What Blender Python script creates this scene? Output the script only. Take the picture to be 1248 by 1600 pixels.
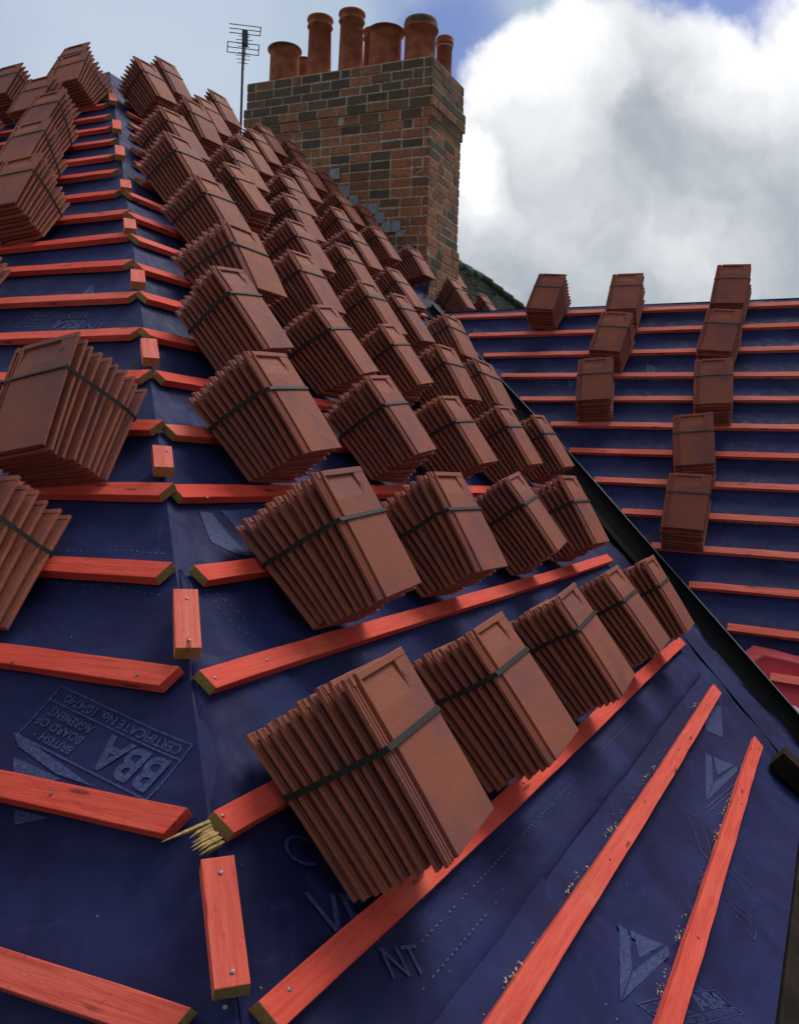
import bpy, math, random
from mathutils import Vector, Matrix, noise
rad = math.radians
scene = bpy.context.scene
for o in list(bpy.data.objects): bpy.data.objects.remove(o)
D={'AER': ([-1.92002, 9.785512, 3.885032], [-1.910508, 9.83342, 4.944372]),
 'BATTENS': [('A', -2, 4.655, -0.54, 7.855, -0.54), ('A', -1, 4.466, -0.27, 7.666, -0.27), ('A', 0, 4.276, 0.0, 7.476, 0.0), ('A', 1, 4.121, 0.222, 7.321, 0.222),
             ('A', 2, 3.91, 0.513, 7.11, 0.513), ('A', 3, 3.705, 0.782, 6.905, 0.782), ('A', 4, 3.502, 1.051, 6.702, 1.051), ('A', 5, 3.316, 1.332, 6.516, 1.332),
             ('A', 6, 3.133, 1.589, 6.333, 1.589), ('A', 7, 2.912, 1.895, 6.112, 1.895), ('A', 8, 2.689, 2.169, 5.889, 2.169), ('A', 9, 2.497, 2.433, 5.697, 2.489),
             ('A', 10, 2.327, 2.71, 5.527, 2.614), ('A', 11, 2.127, 2.985, 5.327, 2.937), ('A', 12, 1.946, 3.249, 5.146, 3.259), ('A', 13, 1.741, 3.515, 4.941, 3.515),
             ('A', 14, 1.538, 3.776, 4.738, 3.776), ('A', 15, 1.346, 4.045, 4.546, 4.141), ('A', 16, 1.171, 4.315, 4.371, 4.411), ('A', 17, 0.996, 4.584, 4.196, 4.618),
             ('A', 18, 0.821, 4.856, 4.021, 4.886), ('A', 19, 0.659, 5.129, 3.859, 5.129), ('B', -2, 4.975, -0.54, 7.24, -0.54), ('B', -1, 4.786, -0.27, 7.24, -0.27),
             ('B', 0, 4.596, 0.0, 7.24, 0.0), ('B', 1, 4.406, 0.27, 7.24, 0.27), ('B', 2, 4.216, 0.54, 7.24, 0.54), ('B', 3, 4.026, 0.81, 7.24, 0.81),
             ('B', 4, 3.836, 1.08, 7.24, 1.08), ('B', 5, 3.647, 1.35, 6.85, 1.35), ('B', 6, 3.457, 1.62, 6.85, 1.62), ('B', 7, 3.164, 1.901, 6.483, 1.901),
             ('B', 8, 2.969, 2.179, 6.329, 2.179), ('B', 9, 2.797, 2.434, 6.175, 2.434), ('B', 10, 2.615, 2.719, 6.021, 2.719), ('B', 11, 2.439, 2.972, 5.867, 2.972),
             ('B', 12, 2.241, 3.248, 5.713, 3.248), ('B', 13, 2.057, 3.506, 5.558, 3.506), ('B', 14, 1.874, 3.782, 5.404, 3.782), ('B', 15, 1.683, 4.039, 5.25, 4.05),
             ('B', 16, 1.507, 4.319, 5.096, 4.319), ('B', 17, 1.289, 4.59, 4.595, 4.588), ('B', 18, 1.092, 4.859, 4.788, 4.859), ('B', 19, 0.99, 5.131, 4.353, 5.147),
             ('B', 20, 0.8, 5.397, 4.152, 5.406), ('B', 21, 0.61, 5.671, 3.981, 5.663), ('C', 1, 2.31, 0.266, -4.5, 0.274), ('C', 2, 2.093, 0.535, -4.5, 0.521),
             ('C', 3, 1.906, 0.81, -4.5, 0.793), ('C', 4, 1.711, 1.071, -4.5, 1.141), ('C', 5, 1.507, 1.347, -4.5, 1.36), ('C', 6, 1.236, 1.616, -4.5, 1.678),
             ('C', 7, 1.065, 1.881, -4.5, 1.953), ('C', 8, 0.861, 2.153, -4.5, 2.225), ('C', 9, 0.657, 2.424, -4.5, 2.497), ('C', 10, 0.457, 2.691, -4.5, 2.773),
             ('C', 11, 0.229, 2.963, -4.5, 3.057), ('C', 12, 0.018, 3.229, -4.5, 3.454), ('C', 13, -0.193, 3.508, -4.5, 3.811)],
 'BBA': [(1.288, 4.625), (0.922, 4.703), (0.955, 4.82), (1.317, 4.719)],
 'BBA2': [(1.763, 5.59), (1.824, 5.674), (2.127, 5.829), (2.086, 5.72)],
 'BLOCKS': [[(-0.789, 0.002), (-0.596, 0.005)], [(-1.439, -0.007), (-1.267, 0.003)], [(-2.036, 0.001), (-1.937, 0.003)], [(-2.722, -0.003), (-2.583, -0.003)],
            [(-3.353, 0.002), (-3.232, 0.005)], [(-3.978, 0.008), (-3.855, 0.008)], [(-4.598, 0.002), (-4.474, 0.003)], [(-5.285, 0.008), (-5.088, 0.01)],
            [(-5.92, 0.007), (-5.698, 0.009)], [(-6.74, 0.009), (-6.505, 0.01)]],
 'BUNDLES': [('B', 1.475, 5.095, 1.484, 5.13, 5.1, 0.195, 0.096, 0.3), ('B', 2.049, 5.095, 2.062, 5.13, 4.7, 0.195, 0.082, 3.2),
             ('B', 2.717, 5.095, 2.734, 5.121, 6.6, 0.195, 0.087, 3.6), ('B', 3.373, 5.095, 3.393, 5.111, 3.7, 0.195, 0.075, 3.3),
             ('B', 3.891, 5.095, 3.915, 5.127, 3.1, 0.195, 0.102, 1.7), ('B', 1.969, 4.555, 1.981, 4.604, 4.6, 0.195, 0.11, 3.2),
             ('B', 2.583, 4.555, 2.598, 4.615, -1.6, 0.195, 0.109, 1.5), ('B', 3.366, 4.555, 3.387, 4.566, 10.0, 0.195, 0.085, 1.7),
             ('B', 3.932, 4.555, 3.956, 4.61, -1.3, 0.195, 0.113, 1.7), ('B', 2.243, 4.015, 2.257, 4.057, 8.1, 0.195, 0.098, 1.3),
             ('B', 2.987, 4.015, 3.005, 4.021, 9.2, 0.195, 0.091, 1.5), ('B', 3.555, 4.015, 3.577, 4.066, 5.6, 0.195, 0.095, 1.9),
             ('B', 4.217, 4.015, 4.243, 4.056, 3.8, 0.195, 0.102, 1.7), ('B', 4.787, 4.015, 4.817, 4.058, 3.3, 0.195, 0.097, 1.7),
             ('B', 2.619, 3.475, 2.635, 3.476, 13.0, 0.195, 0.095, 1.1), ('B', 3.236, 3.475, 3.256, 3.494, 14.5, 0.195, 0.089, 1.0),
             ('B', 3.826, 3.475, 3.85, 3.47, 11.7, 0.195, 0.095, 1.7), ('B', 4.336, 3.475, 4.362, 3.543, -0.4, 0.195, 0.104, 1.7),
             ('B', 4.846, 3.475, 4.875, 3.555, -11.4, 0.195, 0.091, 1.7), ('B', 3.059, 2.935, 3.077, 3.026, -2.3, 0.195, 0.107, 1.7),
             ('B', 3.606, 2.935, 3.628, 2.977, 4.0, 0.195, 0.095, 1.7), ('B', 4.697, 2.935, 4.725, 2.938, 7.1, 0.195, 0.089, 1.7),
             ('B', 5.302, 2.935, 5.334, 2.996, -10.1, 0.195, 0.102, 1.7), ('B', 3.429, 2.395, 3.45, 2.43, 5.0, 0.195, 0.09, 2.0),
             ('B', 4.174, 2.395, 4.2, 2.43, 5.0, 0.195, 0.09, 2.0), ('B', 3.668, 1.855, 3.69, 1.89, 5.0, 0.195, 0.09, 2.0),
             ('B', 4.065, 1.315, 4.09, 1.34, 5.0, 0.195, 0.09, 2.0), ('A', 1.55, 4.03, 1.588, 4.107, 8.1, 0.195, 0.12, 9.0),
             ('A', 3.011, 2.395, 3.026, 2.438, 5.9, 0.195, 0.091, 1.7), ('A', 3.426, 1.855, 3.443, 1.804, 8.6, 0.195, 0.077, 1.7),
             ('A', 3.731, 1.315, 3.75, 1.28, 3.0, 0.195, 0.09, 2.0), ('A', 4.206, 0.235, 4.227, 0.273, 13.5, 0.195, 0.09, 1.7),
             ('C', 1.383, 0.519, 1.385, 0.511, -11.3, 0.195, 0.102, 1.7), ('C', 0.759, 0.547, 0.76, 0.54, -4.0, 0.195, 0.09, 2.0),
             ('C', 0.814, 1.072, 0.815, 1.065, -10.6, 0.195, 0.097, 1.7), ('C', 0.815, 1.586, 0.816, 1.58, 3.6, 0.195, 0.095, 1.7),
             ('C', 0.019, 0.531, 0.019, 0.524, -6.3, 0.195, 0.11, 1.7), ('C', 0.081, 1.098, 0.081, 1.091, -10.2, 0.195, 0.108, 1.7),
             ('C', 0.057, 1.632, 0.057, 1.626, 1.8, 0.195, 0.106, 1.7), ('C', 0.129, 2.185, 0.129, 2.179, 5.7, 0.195, 0.12, 2.9),
             ('C', 0.166, 2.727, 0.166, 2.723, -4.2, 0.195, 0.113, 2.4), ('B', 4.216, 1.855, 4.242, 1.822, 12.5, 0.195, 0.083, 1.7),
             ('B', 5.427, 1.855, 5.46, 1.93, 5.0, 0.195, 0.09, 2.0), ('B', 5.707, 1.54, 5.742, 1.518, 8.0, 0.195, 0.094, 1.7),
             ('B', 6.494, 1.315, 6.534, 1.383, 6.8, 0.195, 0.084, 1.7), ('B', 5.43, 2.395, 5.463, 2.381, 6.1, 0.195, 0.074, 1.7),
             ('B', 7.102, 1.315, 7.146, 1.429, -3.5, 0.195, 0.088, 1.7), ('B', 7.415, 1.855, 7.46, 1.78, 5.0, 0.195, 0.09, 2.0),
             ('B', 5.341, -0.305, 5.374, -0.32, 4.6, 0.195, 0.109, 1.7), ('B', 4.732, 0.235, 4.761, 0.203, 6.6, 0.195, 0.097, 1.7),
             ('B', 6.031, -0.305, 6.068, -0.397, 0.6, 0.195, 0.099, 1.7), ('B', 4.741, 0.775, 4.77, 0.742, 2.2, 0.195, 0.112, 1.7),
             ('A', 4.448, 0.027, 4.47, -0.0, 3.0, 0.195, 0.09, 2.0), ('A', 4.808, 0.235, 4.832, 0.306, 5.6, 0.195, 0.097, 1.7),
             ('A', 4.129, 0.775, 4.15, 0.838, 4.0, 0.195, 0.09, 1.7), ('B', 4.274, 2.935, 4.3, 2.97, 5.0, 0.195, 0.09, 2.0),
             ('B', 4.691, 2.395, 4.72, 2.43, 5.0, 0.195, 0.09, 2.0), ('B', 4.691, 1.855, 4.72, 1.9, 8.6, 0.195, 0.099, 2.0),
             ('B', 4.642, 1.315, 4.67, 1.36, 1.5, 0.195, 0.082, 2.0), ('B', 5.218, 1.315, 5.25, 1.36, 7.7, 0.195, 0.095, 2.0),
             ('B', 5.268, 0.775, 5.3, 0.82, 6.4, 0.195, 0.086, 2.0), ('B', 5.914, 0.775, 5.95, 0.82, 5.8, 0.195, 0.092, 2.0),
             ('B', 6.61, 0.775, 6.65, 0.82, 5.6, 0.195, 0.083, 2.0), ('B', 7.037, 0.775, 7.08, 0.79, 4.4, 0.195, 0.088, 2.0),
             ('B', 5.298, 0.235, 5.33, 0.27, 6.8, 0.195, 0.1, 2.0), ('B', 5.934, 0.235, 5.97, 0.27, 8.6, 0.195, 0.091, 2.0),
             ('B', 6.639, 0.235, 6.68, 0.27, 4.6, 0.195, 0.085, 2.0), ('B', 7.037, 0.235, 7.08, 0.22, 1.3, 0.195, 0.081, 2.0),
             ('B', 6.62, -0.305, 6.66, -0.3, 4.7, 0.195, 0.086, 2.0), ('B', 7.037, -0.305, 7.08, -0.3, 4.0, 0.195, 0.098, 2.0),
             ('B', 8.369, 1.315, 8.42, 1.12, 5.2, 0.195, 0.091, 2.0), ('B', 8.25, 1.855, 8.3, 1.74, 2.9, 0.195, 0.08, 2.0),
             ('A', 4.776, 0.775, 4.8, 0.85, 1.6, 0.195, 0.083, 2.0), ('A', 4.478, 1.519, 4.5, 1.5, 3.1, 0.195, 0.1, 2.0),
             ('A', 5.224, 1.519, 5.25, 1.5, 4.4, 0.195, 0.084, 2.0), ('A', 4.03, 2.066, 4.05, 2.05, 6.1, 0.195, 0.096, 2.0),
             ('A', 1.393, 5.095, 1.4, 5.04, 4.9, 0.195, 0.098, 2.0), ('A', 1.485, 4.53, 1.6, 4.56, 9.0, 0.195, 0.1, 3.0),
             ('A', 2.82, 3.1, 2.9, 3.11, 8.0, 0.195, 0.09, 2.0)],
 'CAM': {'f': 1340.89, 'fw': [0.0, 0.998979, -0.045178], 'rt': [0.999502, 0.001425, 0.031511], 'up': [-0.031543, 0.045156, 0.998482]},
 'CH': {'corner_base': (-3.623, 2.045),
        'corner_top': (-3.659, 3.944),
        'far_t': 8.17,
        'flash': [(-4.682, 2.949), (-4.559, 2.845), (-4.452, 2.744), (-4.353, 2.639), (-4.235, 2.582), (-4.153, 2.499), (-4.072, 2.429), (-3.979, 2.376), (-3.913, 2.296),
                  (-3.793, 2.224)],
        'ledge_low': (-3.647, 3.627),
        'left_low': (-5.786, 3.671),
        'left_top': (-5.799, 4.085)},
 'HIP': {'d': [0.300718, -0.792295, -0.530883], 'n': [0.182288, -0.498637, 0.847427], 'q': [-0.02794, 0.688963, -1.044042], 'x': [-0.93613, -0.35161, -0.005522]},
 'LAP': [(1.489, 4.382), (1.54, 4.538), (1.598, 4.693)],
 'LOGO': [(1.974, 5.497), (2.073, 5.624), (1.772, 5.568)],
 'LOGO2': [(3.428, 5.496), (3.591, 5.645), (3.166, 5.616)],
 'LOGOS': [('B', (1.974, 5.497), (0.1855, 0.1), (-0.1624, 0.0507), 0), ('B', (3.422, 5.497), (0.2838, 0.1005), (-0.2783, 0.0506), 1),
           ('A', (2.309, 3.01), (0.0772, 0.0179), (0.1199, -0.151), 0), ('C', (0.554, 2.888), (-0.0842, 0.0314), (0.0173, 0.1094), 0),
           ('C', (0.738, 2.731), (-0.0742, -0.0061), (-0.0132, 0.0997), 0), ('C', (0.659, 0.901), (-0.072, 0.0021), (-0.0118, 0.1204), 0),
           ('C', (2.09, 0.386), (-0.0777, 0.0044), (-0.0299, 0.1261), 0), ('C', (1.811, 0.907), (-0.0719, 0.002), (-0.0248, 0.1123), 0)],
 'NAIL': {'A': [(1.121, 4.858), (1.101, 4.592), (0.634, 5.095), (1.417, 4.605)], 'B': [(1.122, 4.846), (0.984, 5.121), (1.476, 4.587), (1.298, 4.592), (1.739, 4.071)]},
 'PL': {'A': {'d': 1.20147, 'n': [-0.244674, -0.602109, 0.759999], 's': [-0.286113, -0.704087, -0.649924], 's0': -5.35889, 'u': [-0.926431, 0.376465, 0.0]},
        'B': {'d': 1.01783, 'n': [0.572675, -0.295114, 0.764821], 's': [0.679858, -0.350348, -0.644243], 's0': -5.15393, 'u': [0.458079, 0.888912, 0.0]},
        'C': {'d': 3.94349, 'n': [-0.257745, -0.656397, 0.70902], 's': [-0.259146, -0.659964, -0.705188], 's0': -6.12349, 'u': [-0.930812, 0.365499, 0.0]}},
 'POLYS': {'A': [[(1.333, 4.739), (1.315, 4.74), (1.078, 4.815), (1.17, 4.806), (1.297, 4.766)],
                 [(1.289, 4.791), (1.267, 4.793), (1.154, 4.813), (1.166, 4.821), (1.25, 4.834)], [(1.207, 4.887), (1.123, 4.888), (1.186, 4.913)]],
           'B': [[(1.752, 4.088), (1.796, 4.097), (1.806, 4.264), (1.76, 4.245), (1.713, 4.194)],
                 [(1.835, 4.089), (1.969, 4.088), (2.011, 4.106), (1.896, 4.173), (1.851, 4.15)], [(3.82, 5.378), (4.078, 5.463), (3.741, 5.531), (3.629, 5.459)]]},
 'POTS': [(-5.483, 7.65, 0.156, 4.191, 4.519, 0), (-5.044, 7.65, 0.123, 4.19, 4.726, 1), (-4.662, 7.65, 0.124, 4.17, 4.702, 1), (-4.264, 7.65, 0.163, 4.115, 4.46, 0),
          (-3.877, 7.65, 0.156, 4.109, 4.472, 2), (-4.591, 7.97, 0.101, 4.302, 4.651, 1), (-3.765, 7.97, 0.08, 4.115, 4.406, 3), (-5.451, 7.97, 0.063, 4.401, 4.511, 0)],
 'RED': [(0.001, 3.34), (-0.078, 3.382), (-0.184, 3.361), (-0.259, 3.378), (-0.327, 3.381)],
 'REDC': [(-0.296, 3.686)],
 'SHAV': [(2.753, 5.363), (1.904, 5.368), (2.168, 5.626), (1.923, 5.644), (2.273, 5.356), (3.096, 5.634), (2.795, 5.635), (1.492, 5.371), (3.707, 5.421)],
 'SPL': [(1.103, 4.852), (0.983, 4.844)],
 'SQ': [[(2.791, 5.509), (2.805, 5.538), (2.744, 5.582), (2.703, 5.607)], [(2.812, 5.516), (2.852, 5.566), (2.801, 5.607), (2.698, 5.646), (2.7, 5.615)],
        [(2.736, 5.578), (2.663, 5.617), (2.647, 5.645)], [(2.712, 5.693), (2.708, 5.737), (2.767, 5.719), (2.709, 5.762)],
        [(2.753, 5.736), (2.784, 5.806), (2.729, 5.836), (2.697, 5.802), (2.702, 5.762)],
        [(2.553, 5.727), (2.549, 5.76), (2.571, 5.798), (2.573, 5.821), (2.606, 5.803), (2.582, 5.755)],
        [(2.553, 5.81), (2.552, 5.841), (2.503, 5.838), (2.514, 5.814)]],
 'ST': {'A': [[(1.574, 4.251), (1.374, 4.227), (1.237, 4.238)], [(1.544, 4.357), (1.349, 4.351), (1.179, 4.362)]],
        'B': [[(3.186, 5.221), (1.343, 5.21)], [(1.629, 5.264), (1.255, 5.263)], [(1.537, 4.357), (1.559, 4.463), (1.609, 4.533)], [(1.572, 4.362), (1.618, 4.464)]]},
 'TRO': {'B': [(4.984, 4.518), (4.822, 4.809), (4.827, 5.175), (4.676, 5.46), (4.502, 5.867)],
         'C': [(1.441, 1.511), (0.97, 2.071), (0.529, 2.602), (0.142, 3.068), (-0.325, 3.67)]},
 'TXT': {'CR': [(1.23, 4.937), (1.272, 4.999)], 'N': [(1.233, 5.16), (1.225, 5.207)], 'V': [(1.175, 5.005), (1.237, 5.064), (1.128, 5.09)]}}

ZC = 6.6                                   # camera height above the ground
V = Vector
# ------------------------------------------------------------------ camera, sky, sun, exposure
cam = bpy.data.cameras.new('camera'); co = bpy.data.objects.new('camera', cam); scene.collection.objects.link(co)
cm = D['CAM']
R3 = Matrix((cm['rt'], cm['up'], [-a for a in cm['fw']])).transposed()
co.matrix_world = Matrix.Translation((0, 0, ZC)) @ R3.to_4x4()
cam.sensor_fit = 'HORIZONTAL'; cam.sensor_width = 36; cam.lens = 36*cm['f']/1248
cam.clip_start = .05; cam.clip_end = 3000
scene.camera = co
scene.view_settings.view_transform = 'Standard'; scene.view_settings.look = 'None'
scene.view_settings.exposure = .42; scene.view_settings.gamma = 1
SUN_EL, SUN_AZ = 58, 38                    # azimuth from +Y towards +X
sl = bpy.data.lights.new('sun', 'SUN'); sl.energy = 1.5; sl.angle = rad(28); sl.color = (1, .95, .88)
so = bpy.data.objects.new('sun', sl); scene.collection.objects.link(so)
sd = V((math.cos(rad(SUN_EL))*math.sin(rad(SUN_AZ)), math.cos(rad(SUN_EL))*math.cos(rad(SUN_AZ)), math.sin(rad(SUN_EL))))
so.rotation_euler = sd.to_track_quat('Z', 'Y').to_euler()

class NT:
    def __init__(s, tree): s.t = tree; s.n = tree.nodes; s.l = tree.links
    def new(s, typ, **k):
        n = s.n.new(typ)
        for a, v in k.items(): setattr(n, a, v)
        return n
    def ln(s, a, b): s.l.new(a, b)
    def put(s, sock, v):
        if isinstance(v, bpy.types.NodeSocket): s.ln(v, sock)
        elif v is not None: sock.default_value = v
    def math(s, op, a, b=None, c=None, clamp=False):
        n = s.new('ShaderNodeMath', operation=op, use_clamp=clamp)
        s.put(n.inputs[0], a); s.put(n.inputs[1], b)
        if c is not None: s.put(n.inputs[2], c)
        return n.outputs[0]
    def vmath(s, op, a, b=None):
        n = s.new('ShaderNodeVectorMath', operation=op)
        s.put(n.inputs[0], a); s.put(n.inputs[1], b)
        return n.outputs['Value'] if op == 'DOT_PRODUCT' else n.outputs[0]
    def mix(s, f, a, b, blend='MIX'):
        n = s.new('ShaderNodeMix', data_type='RGBA', blend_type=blend)
        s.put(n.inputs['Factor'], f); s.put(n.inputs['A'], a); s.put(n.inputs['B'], b)
        return n.outputs['Result']
    def noise(s, vec, scale, detail=4, rough=.5, dist=0, out='Fac', dim='3D'):
        n = s.new('ShaderNodeTexNoise', noise_dimensions=dim)
        if vec is not None: s.ln(vec, n.inputs['Vector'])
        n.inputs['Scale'].default_value = scale; n.inputs['Detail'].default_value = detail
        n.inputs['Roughness'].default_value = rough; n.inputs['Distortion'].default_value = dist
        return n.outputs[out]
    def ramp(s, fac, *st):
        n = s.new('ShaderNodeValToRGB'); s.ln(fac, n.inputs[0]); e = n.color_ramp.elements
        while len(e) < len(st): e.new(.5)
        for q, (p, c) in zip(e, st): q.position = p; q.color = (*c, 1) if not isinstance(c, float) else (c, c, c, 1)
        return n.outputs[0]
    def mr(s, v, a, b, c=0, d=1, smooth=True):
        n = s.new('ShaderNodeMapRange', interpolation_type='SMOOTHSTEP' if smooth else 'LINEAR')
        s.put(n.inputs[0], v)
        for i, x in enumerate((a, b, c, d)): n.inputs[i+1].default_value = x
        return n.outputs[0]
    def mapping(s, vec, scale=(1, 1, 1), loc=(0, 0, 0), rot=(0, 0, 0)):
        n = s.new('ShaderNodeMapping'); s.ln(vec, n.inputs[0])
        n.inputs['Scale'].default_value = scale; n.inputs['Location'].default_value = loc; n.inputs['Rotation'].default_value = rot
        return n.outputs[0]
def C4(r, g, b): return (r, g, b, 1)

world = bpy.data.worlds.new('World'); scene.world = world; world.use_nodes = True
def pixdir(x, y):
    return (V(cm['fw']) + (x-624)/cm['f']*V(cm['rt']) - (y-800)/cm['f']*V(cm['up'])).normalized()
def build_world():
    w = NT(world.node_tree); w.n.clear()
    sky = w.new('ShaderNodeTexSky', sky_type='NISHITA'); sky.sun_disc = False
    sky.sun_elevation = rad(SUN_EL); sky.sun_rotation = rad(SUN_AZ); sky.air_density = 1.2
    d = w.new('ShaderNodeTexCoord').outputs['Generated']
    blue = w.mix(1, sky.outputs[0], C4(.050, .052, .072), 'MULTIPLY')
    n1 = w.noise(d, 5, 7, .58, out='Color'); n2 = w.noise(d, 1.6, 3, .5, out='Color')
    off = w.vmath('SCALE', w.vmath('SUBTRACT', n1, (.5, .5, .5))); off.node.inputs['Scale'].default_value = .16
    off2 = w.vmath('SCALE', w.vmath('SUBTRACT', n2, (.5, .5, .5))); off2.node.inputs['Scale'].default_value = .12
    dw = w.vmath('NORMALIZE', w.vmath('ADD', w.vmath('ADD', d, off), off2))
    nf = w.noise(d, 6.5, 9, .6, dist=.3); nb = w.noise(d, 2.2, 4, .55)
    up = w.vmath('DOT_PRODUCT', d, (0, 0, 1))
    def blob(x, y, r0, r1, warp=True):      # a cloud or a gap in the sky: inner / outer radius in degrees
        v = w.vmath('DOT_PRODUCT', dw if warp else d, tuple(pixdir(x, y)))
        return w.mr(v, math.cos(rad(r1)), math.cos(rad(r0)))
    # thin high layer
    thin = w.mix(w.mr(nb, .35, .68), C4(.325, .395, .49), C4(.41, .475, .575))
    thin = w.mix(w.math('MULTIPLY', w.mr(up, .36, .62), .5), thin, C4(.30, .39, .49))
    col = thin
    gap = w.math('MAXIMUM', blob(755, 110, 1.6, 5.4), w.math('MAXIMUM', blob(1150, -10, 3.6, 7.4), w.math('MULTIPLY', blob(705, 60, .5, 4.5), .5)))
    gap = w.math('MULTIPLY', gap, w.mr(nf, .20, .42))
    col = w.mix(gap, col, blue)
    # big cumulus ahead to the right
    cb = w.math('MAXIMUM', blob(1010, 320, 9.6, 11.0), w.math('MAXIMUM', blob(1250, 190, 4.8, 6.0), blob(945, 165, 4.0, 5.2)))
    cb = w.math('MAXIMUM', cb, w.math('MAXIMUM', blob(1420, 330, 12, 14), blob(805, 330, 4.6, 5.6)))
    puff = w.noise(dw, 9, 8, .55, dist=.2); big = w.noise(dw, 3.6, 5, .5, dist=.4)
    sh1 = w.math('MAXIMUM', w.math('MULTIPLY', blob(1090, 240, 0, 7), .55), w.math('MULTIPLY', blob(880, 225, 0, 4.2), 1.0))
    base = w.mr(up, .17, .46, .20, .74, False)
    f = w.math('MULTIPLY_ADD', w.math('SUBTRACT', big, .5), 1.5, base)
    f = w.math('MULTIPLY_ADD', w.math('SUBTRACT', puff, .5), .95, f)
    glow = w.math('MAXIMUM', blob(900, 120, 1, 5.5), w.math('MAXIMUM', blob(760, 250, .4, 3.2), blob(1190, 110, 1, 5)))
    f = w.math('MULTIPLY_ADD', glow, .34, f)
    f = w.math('SUBTRACT', f, w.math('MULTIPLY', sh1, .22), clamp=True)
    cc = w.ramp(f, (0.0, (.245, .28, .325)), (.25, (.35, .38, .42)), (.55, (.53, .55, .58)), (.8, (.65, .665, .685)), (1.0, (.80, .80, .80)))
    col = w.mix(cb, col, cc)
    # broken cloud over the rest of the sky
    other = w.mr(w.noise(dw, 2.4, 8, .6), .46, .60)
    far = w.math('SUBTRACT', 1, blob(624, 400, 32, 44, False), clamp=True)
    col = w.mix(w.math('MULTIPLY', w.math('MULTIPLY', other, far), .9), col, w.mix(nf, C4(.35, .40, .46), C4(1.0, .98, .95)))
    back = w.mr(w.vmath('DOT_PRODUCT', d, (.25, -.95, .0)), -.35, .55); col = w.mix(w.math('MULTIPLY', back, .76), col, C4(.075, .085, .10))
    low = w.mr(up, -.03, .0); col = w.mix(low, C4(.03, .035, .03), col)
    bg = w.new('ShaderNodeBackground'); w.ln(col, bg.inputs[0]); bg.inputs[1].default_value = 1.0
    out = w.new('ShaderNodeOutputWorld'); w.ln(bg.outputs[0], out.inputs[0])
build_world()

# ------------------------------------------------------------------ helpers
def tag(o, label=None, cat=None, group=None, kind=None):
    for k, v in (('label', label), ('category', cat), ('group', group), ('kind', kind)):
        if v: o[k] = v
    return o
def link(o, parent=None):
    scene.collection.objects.link(o)
    if parent is not None: o.parent = parent
    return o
def empty(name, mw=None, parent=None):
    o = bpy.data.objects.new(name, None); link(o, parent); o.empty_display_size = .1
    if mw is not None: o.matrix_world = mw if parent is None else mw
    return o
class MB:
    def __init__(s): s.v = []; s.f = []; s.m = []; s.uv = {}
    def vert(s, p): s.v.append(tuple(p)); return len(s.v)-1
    def face(s, idx, m=0): s.f.append(tuple(idx)); s.m.append(m)
    def box(s, lo, hi, m=0, M=None, jit=0, rng=random):
        c = [V((x, y, z)) for x in (lo[0], hi[0]) for y in (lo[1], hi[1]) for z in (lo[2], hi[2])]
        if jit: c = [p + V([rng.uniform(-jit, jit) for _ in range(3)]) for p in c]
        if M is not None: c = [M @ p for p in c]
        s.hexa(c, m)
    def hexa(s, c, m=0):
        # corners ordered x,y,z binary
        b = len(s.v); s.v += [tuple(p) for p in c]
        for q in ((0, 1, 3, 2), (4, 6, 7, 5), (0, 4, 5, 1), (2, 3, 7, 6), (0, 2, 6, 4), (1, 5, 7, 3)): s.face([b+i for i in q], m)
    def tube(s, a, b, r, n=10, r2=None, m=0, cap=True):
        a, b = V(a), V(b); r2 = r if r2 is None else r2
        z = (b-a).normalized(); x = z.orthogonal().normalized(); y = z.cross(x); i0 = len(s.v)
        for p, q in ((a, r), (b, r2)):
            for k in range(n):
                t = 2*math.pi*k/n; s.v.append(tuple(p + q*(math.cos(t)*x + math.sin(t)*y)))
        for k in range(n): s.face([i0+k, i0+(k+1) % n, i0+n+(k+1) % n, i0+n+k], m)
        if cap: s.face([i0+k for k in range(n)][::-1], m); s.face([i0+n+k for k in range(n)], m)
    def lathe(s, prof, n=28, o=(0, 0, 0), m=0, wob=0):
        o = V(o); i0 = len(s.v)
        for r, z in prof:
            for k in range(n):
                t = 2*math.pi*k/n; rr = r*(1+wob*noise.noise(V((math.cos(t)*1.5, math.sin(t)*1.5, z*4))))
                s.v.append((o.x+rr*math.cos(t), o.y+rr*math.sin(t), o.z+z))
        for j in range(len(prof)-1):
            for k in range(n):
                s.face([i0+j*n+k, i0+j*n+(k+1) % n, i0+(j+1)*n+(k+1) % n, i0+(j+1)*n+k], m)
        s.face([i0+(len(prof)-1)*n+k for k in range(n)], m)
    def mesh(s, name, mats, smooth=False):
        me = bpy.data.meshes.new(name); me.from_pydata(s.v, [], s.f)
        for mt in mats: me.materials.append(mt)
        me.polygons.foreach_set('material_index', s.m)
        if smooth: me.polygons.foreach_set('use_smooth', [True]*len(s.f))
        me.update(); return me
    def build(s, name, mats, parent=None, smooth=False, mw=None):
        if not isinstance(mats, (list, tuple)): mats = [mats]
        o = bpy.data.objects.new(name, s.mesh(name, mats, smooth)); link(o, parent)
        if mw is not None: o.matrix_world = mw
        return o
def bevel(o, w=.002, seg=2, ang=30):
    b = o.modifiers.new('bevel', 'BEVEL'); b.width = w; b.segments = seg; b.limit_method = 'ANGLE'; b.angle_limit = rad(ang)
    return o
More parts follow.
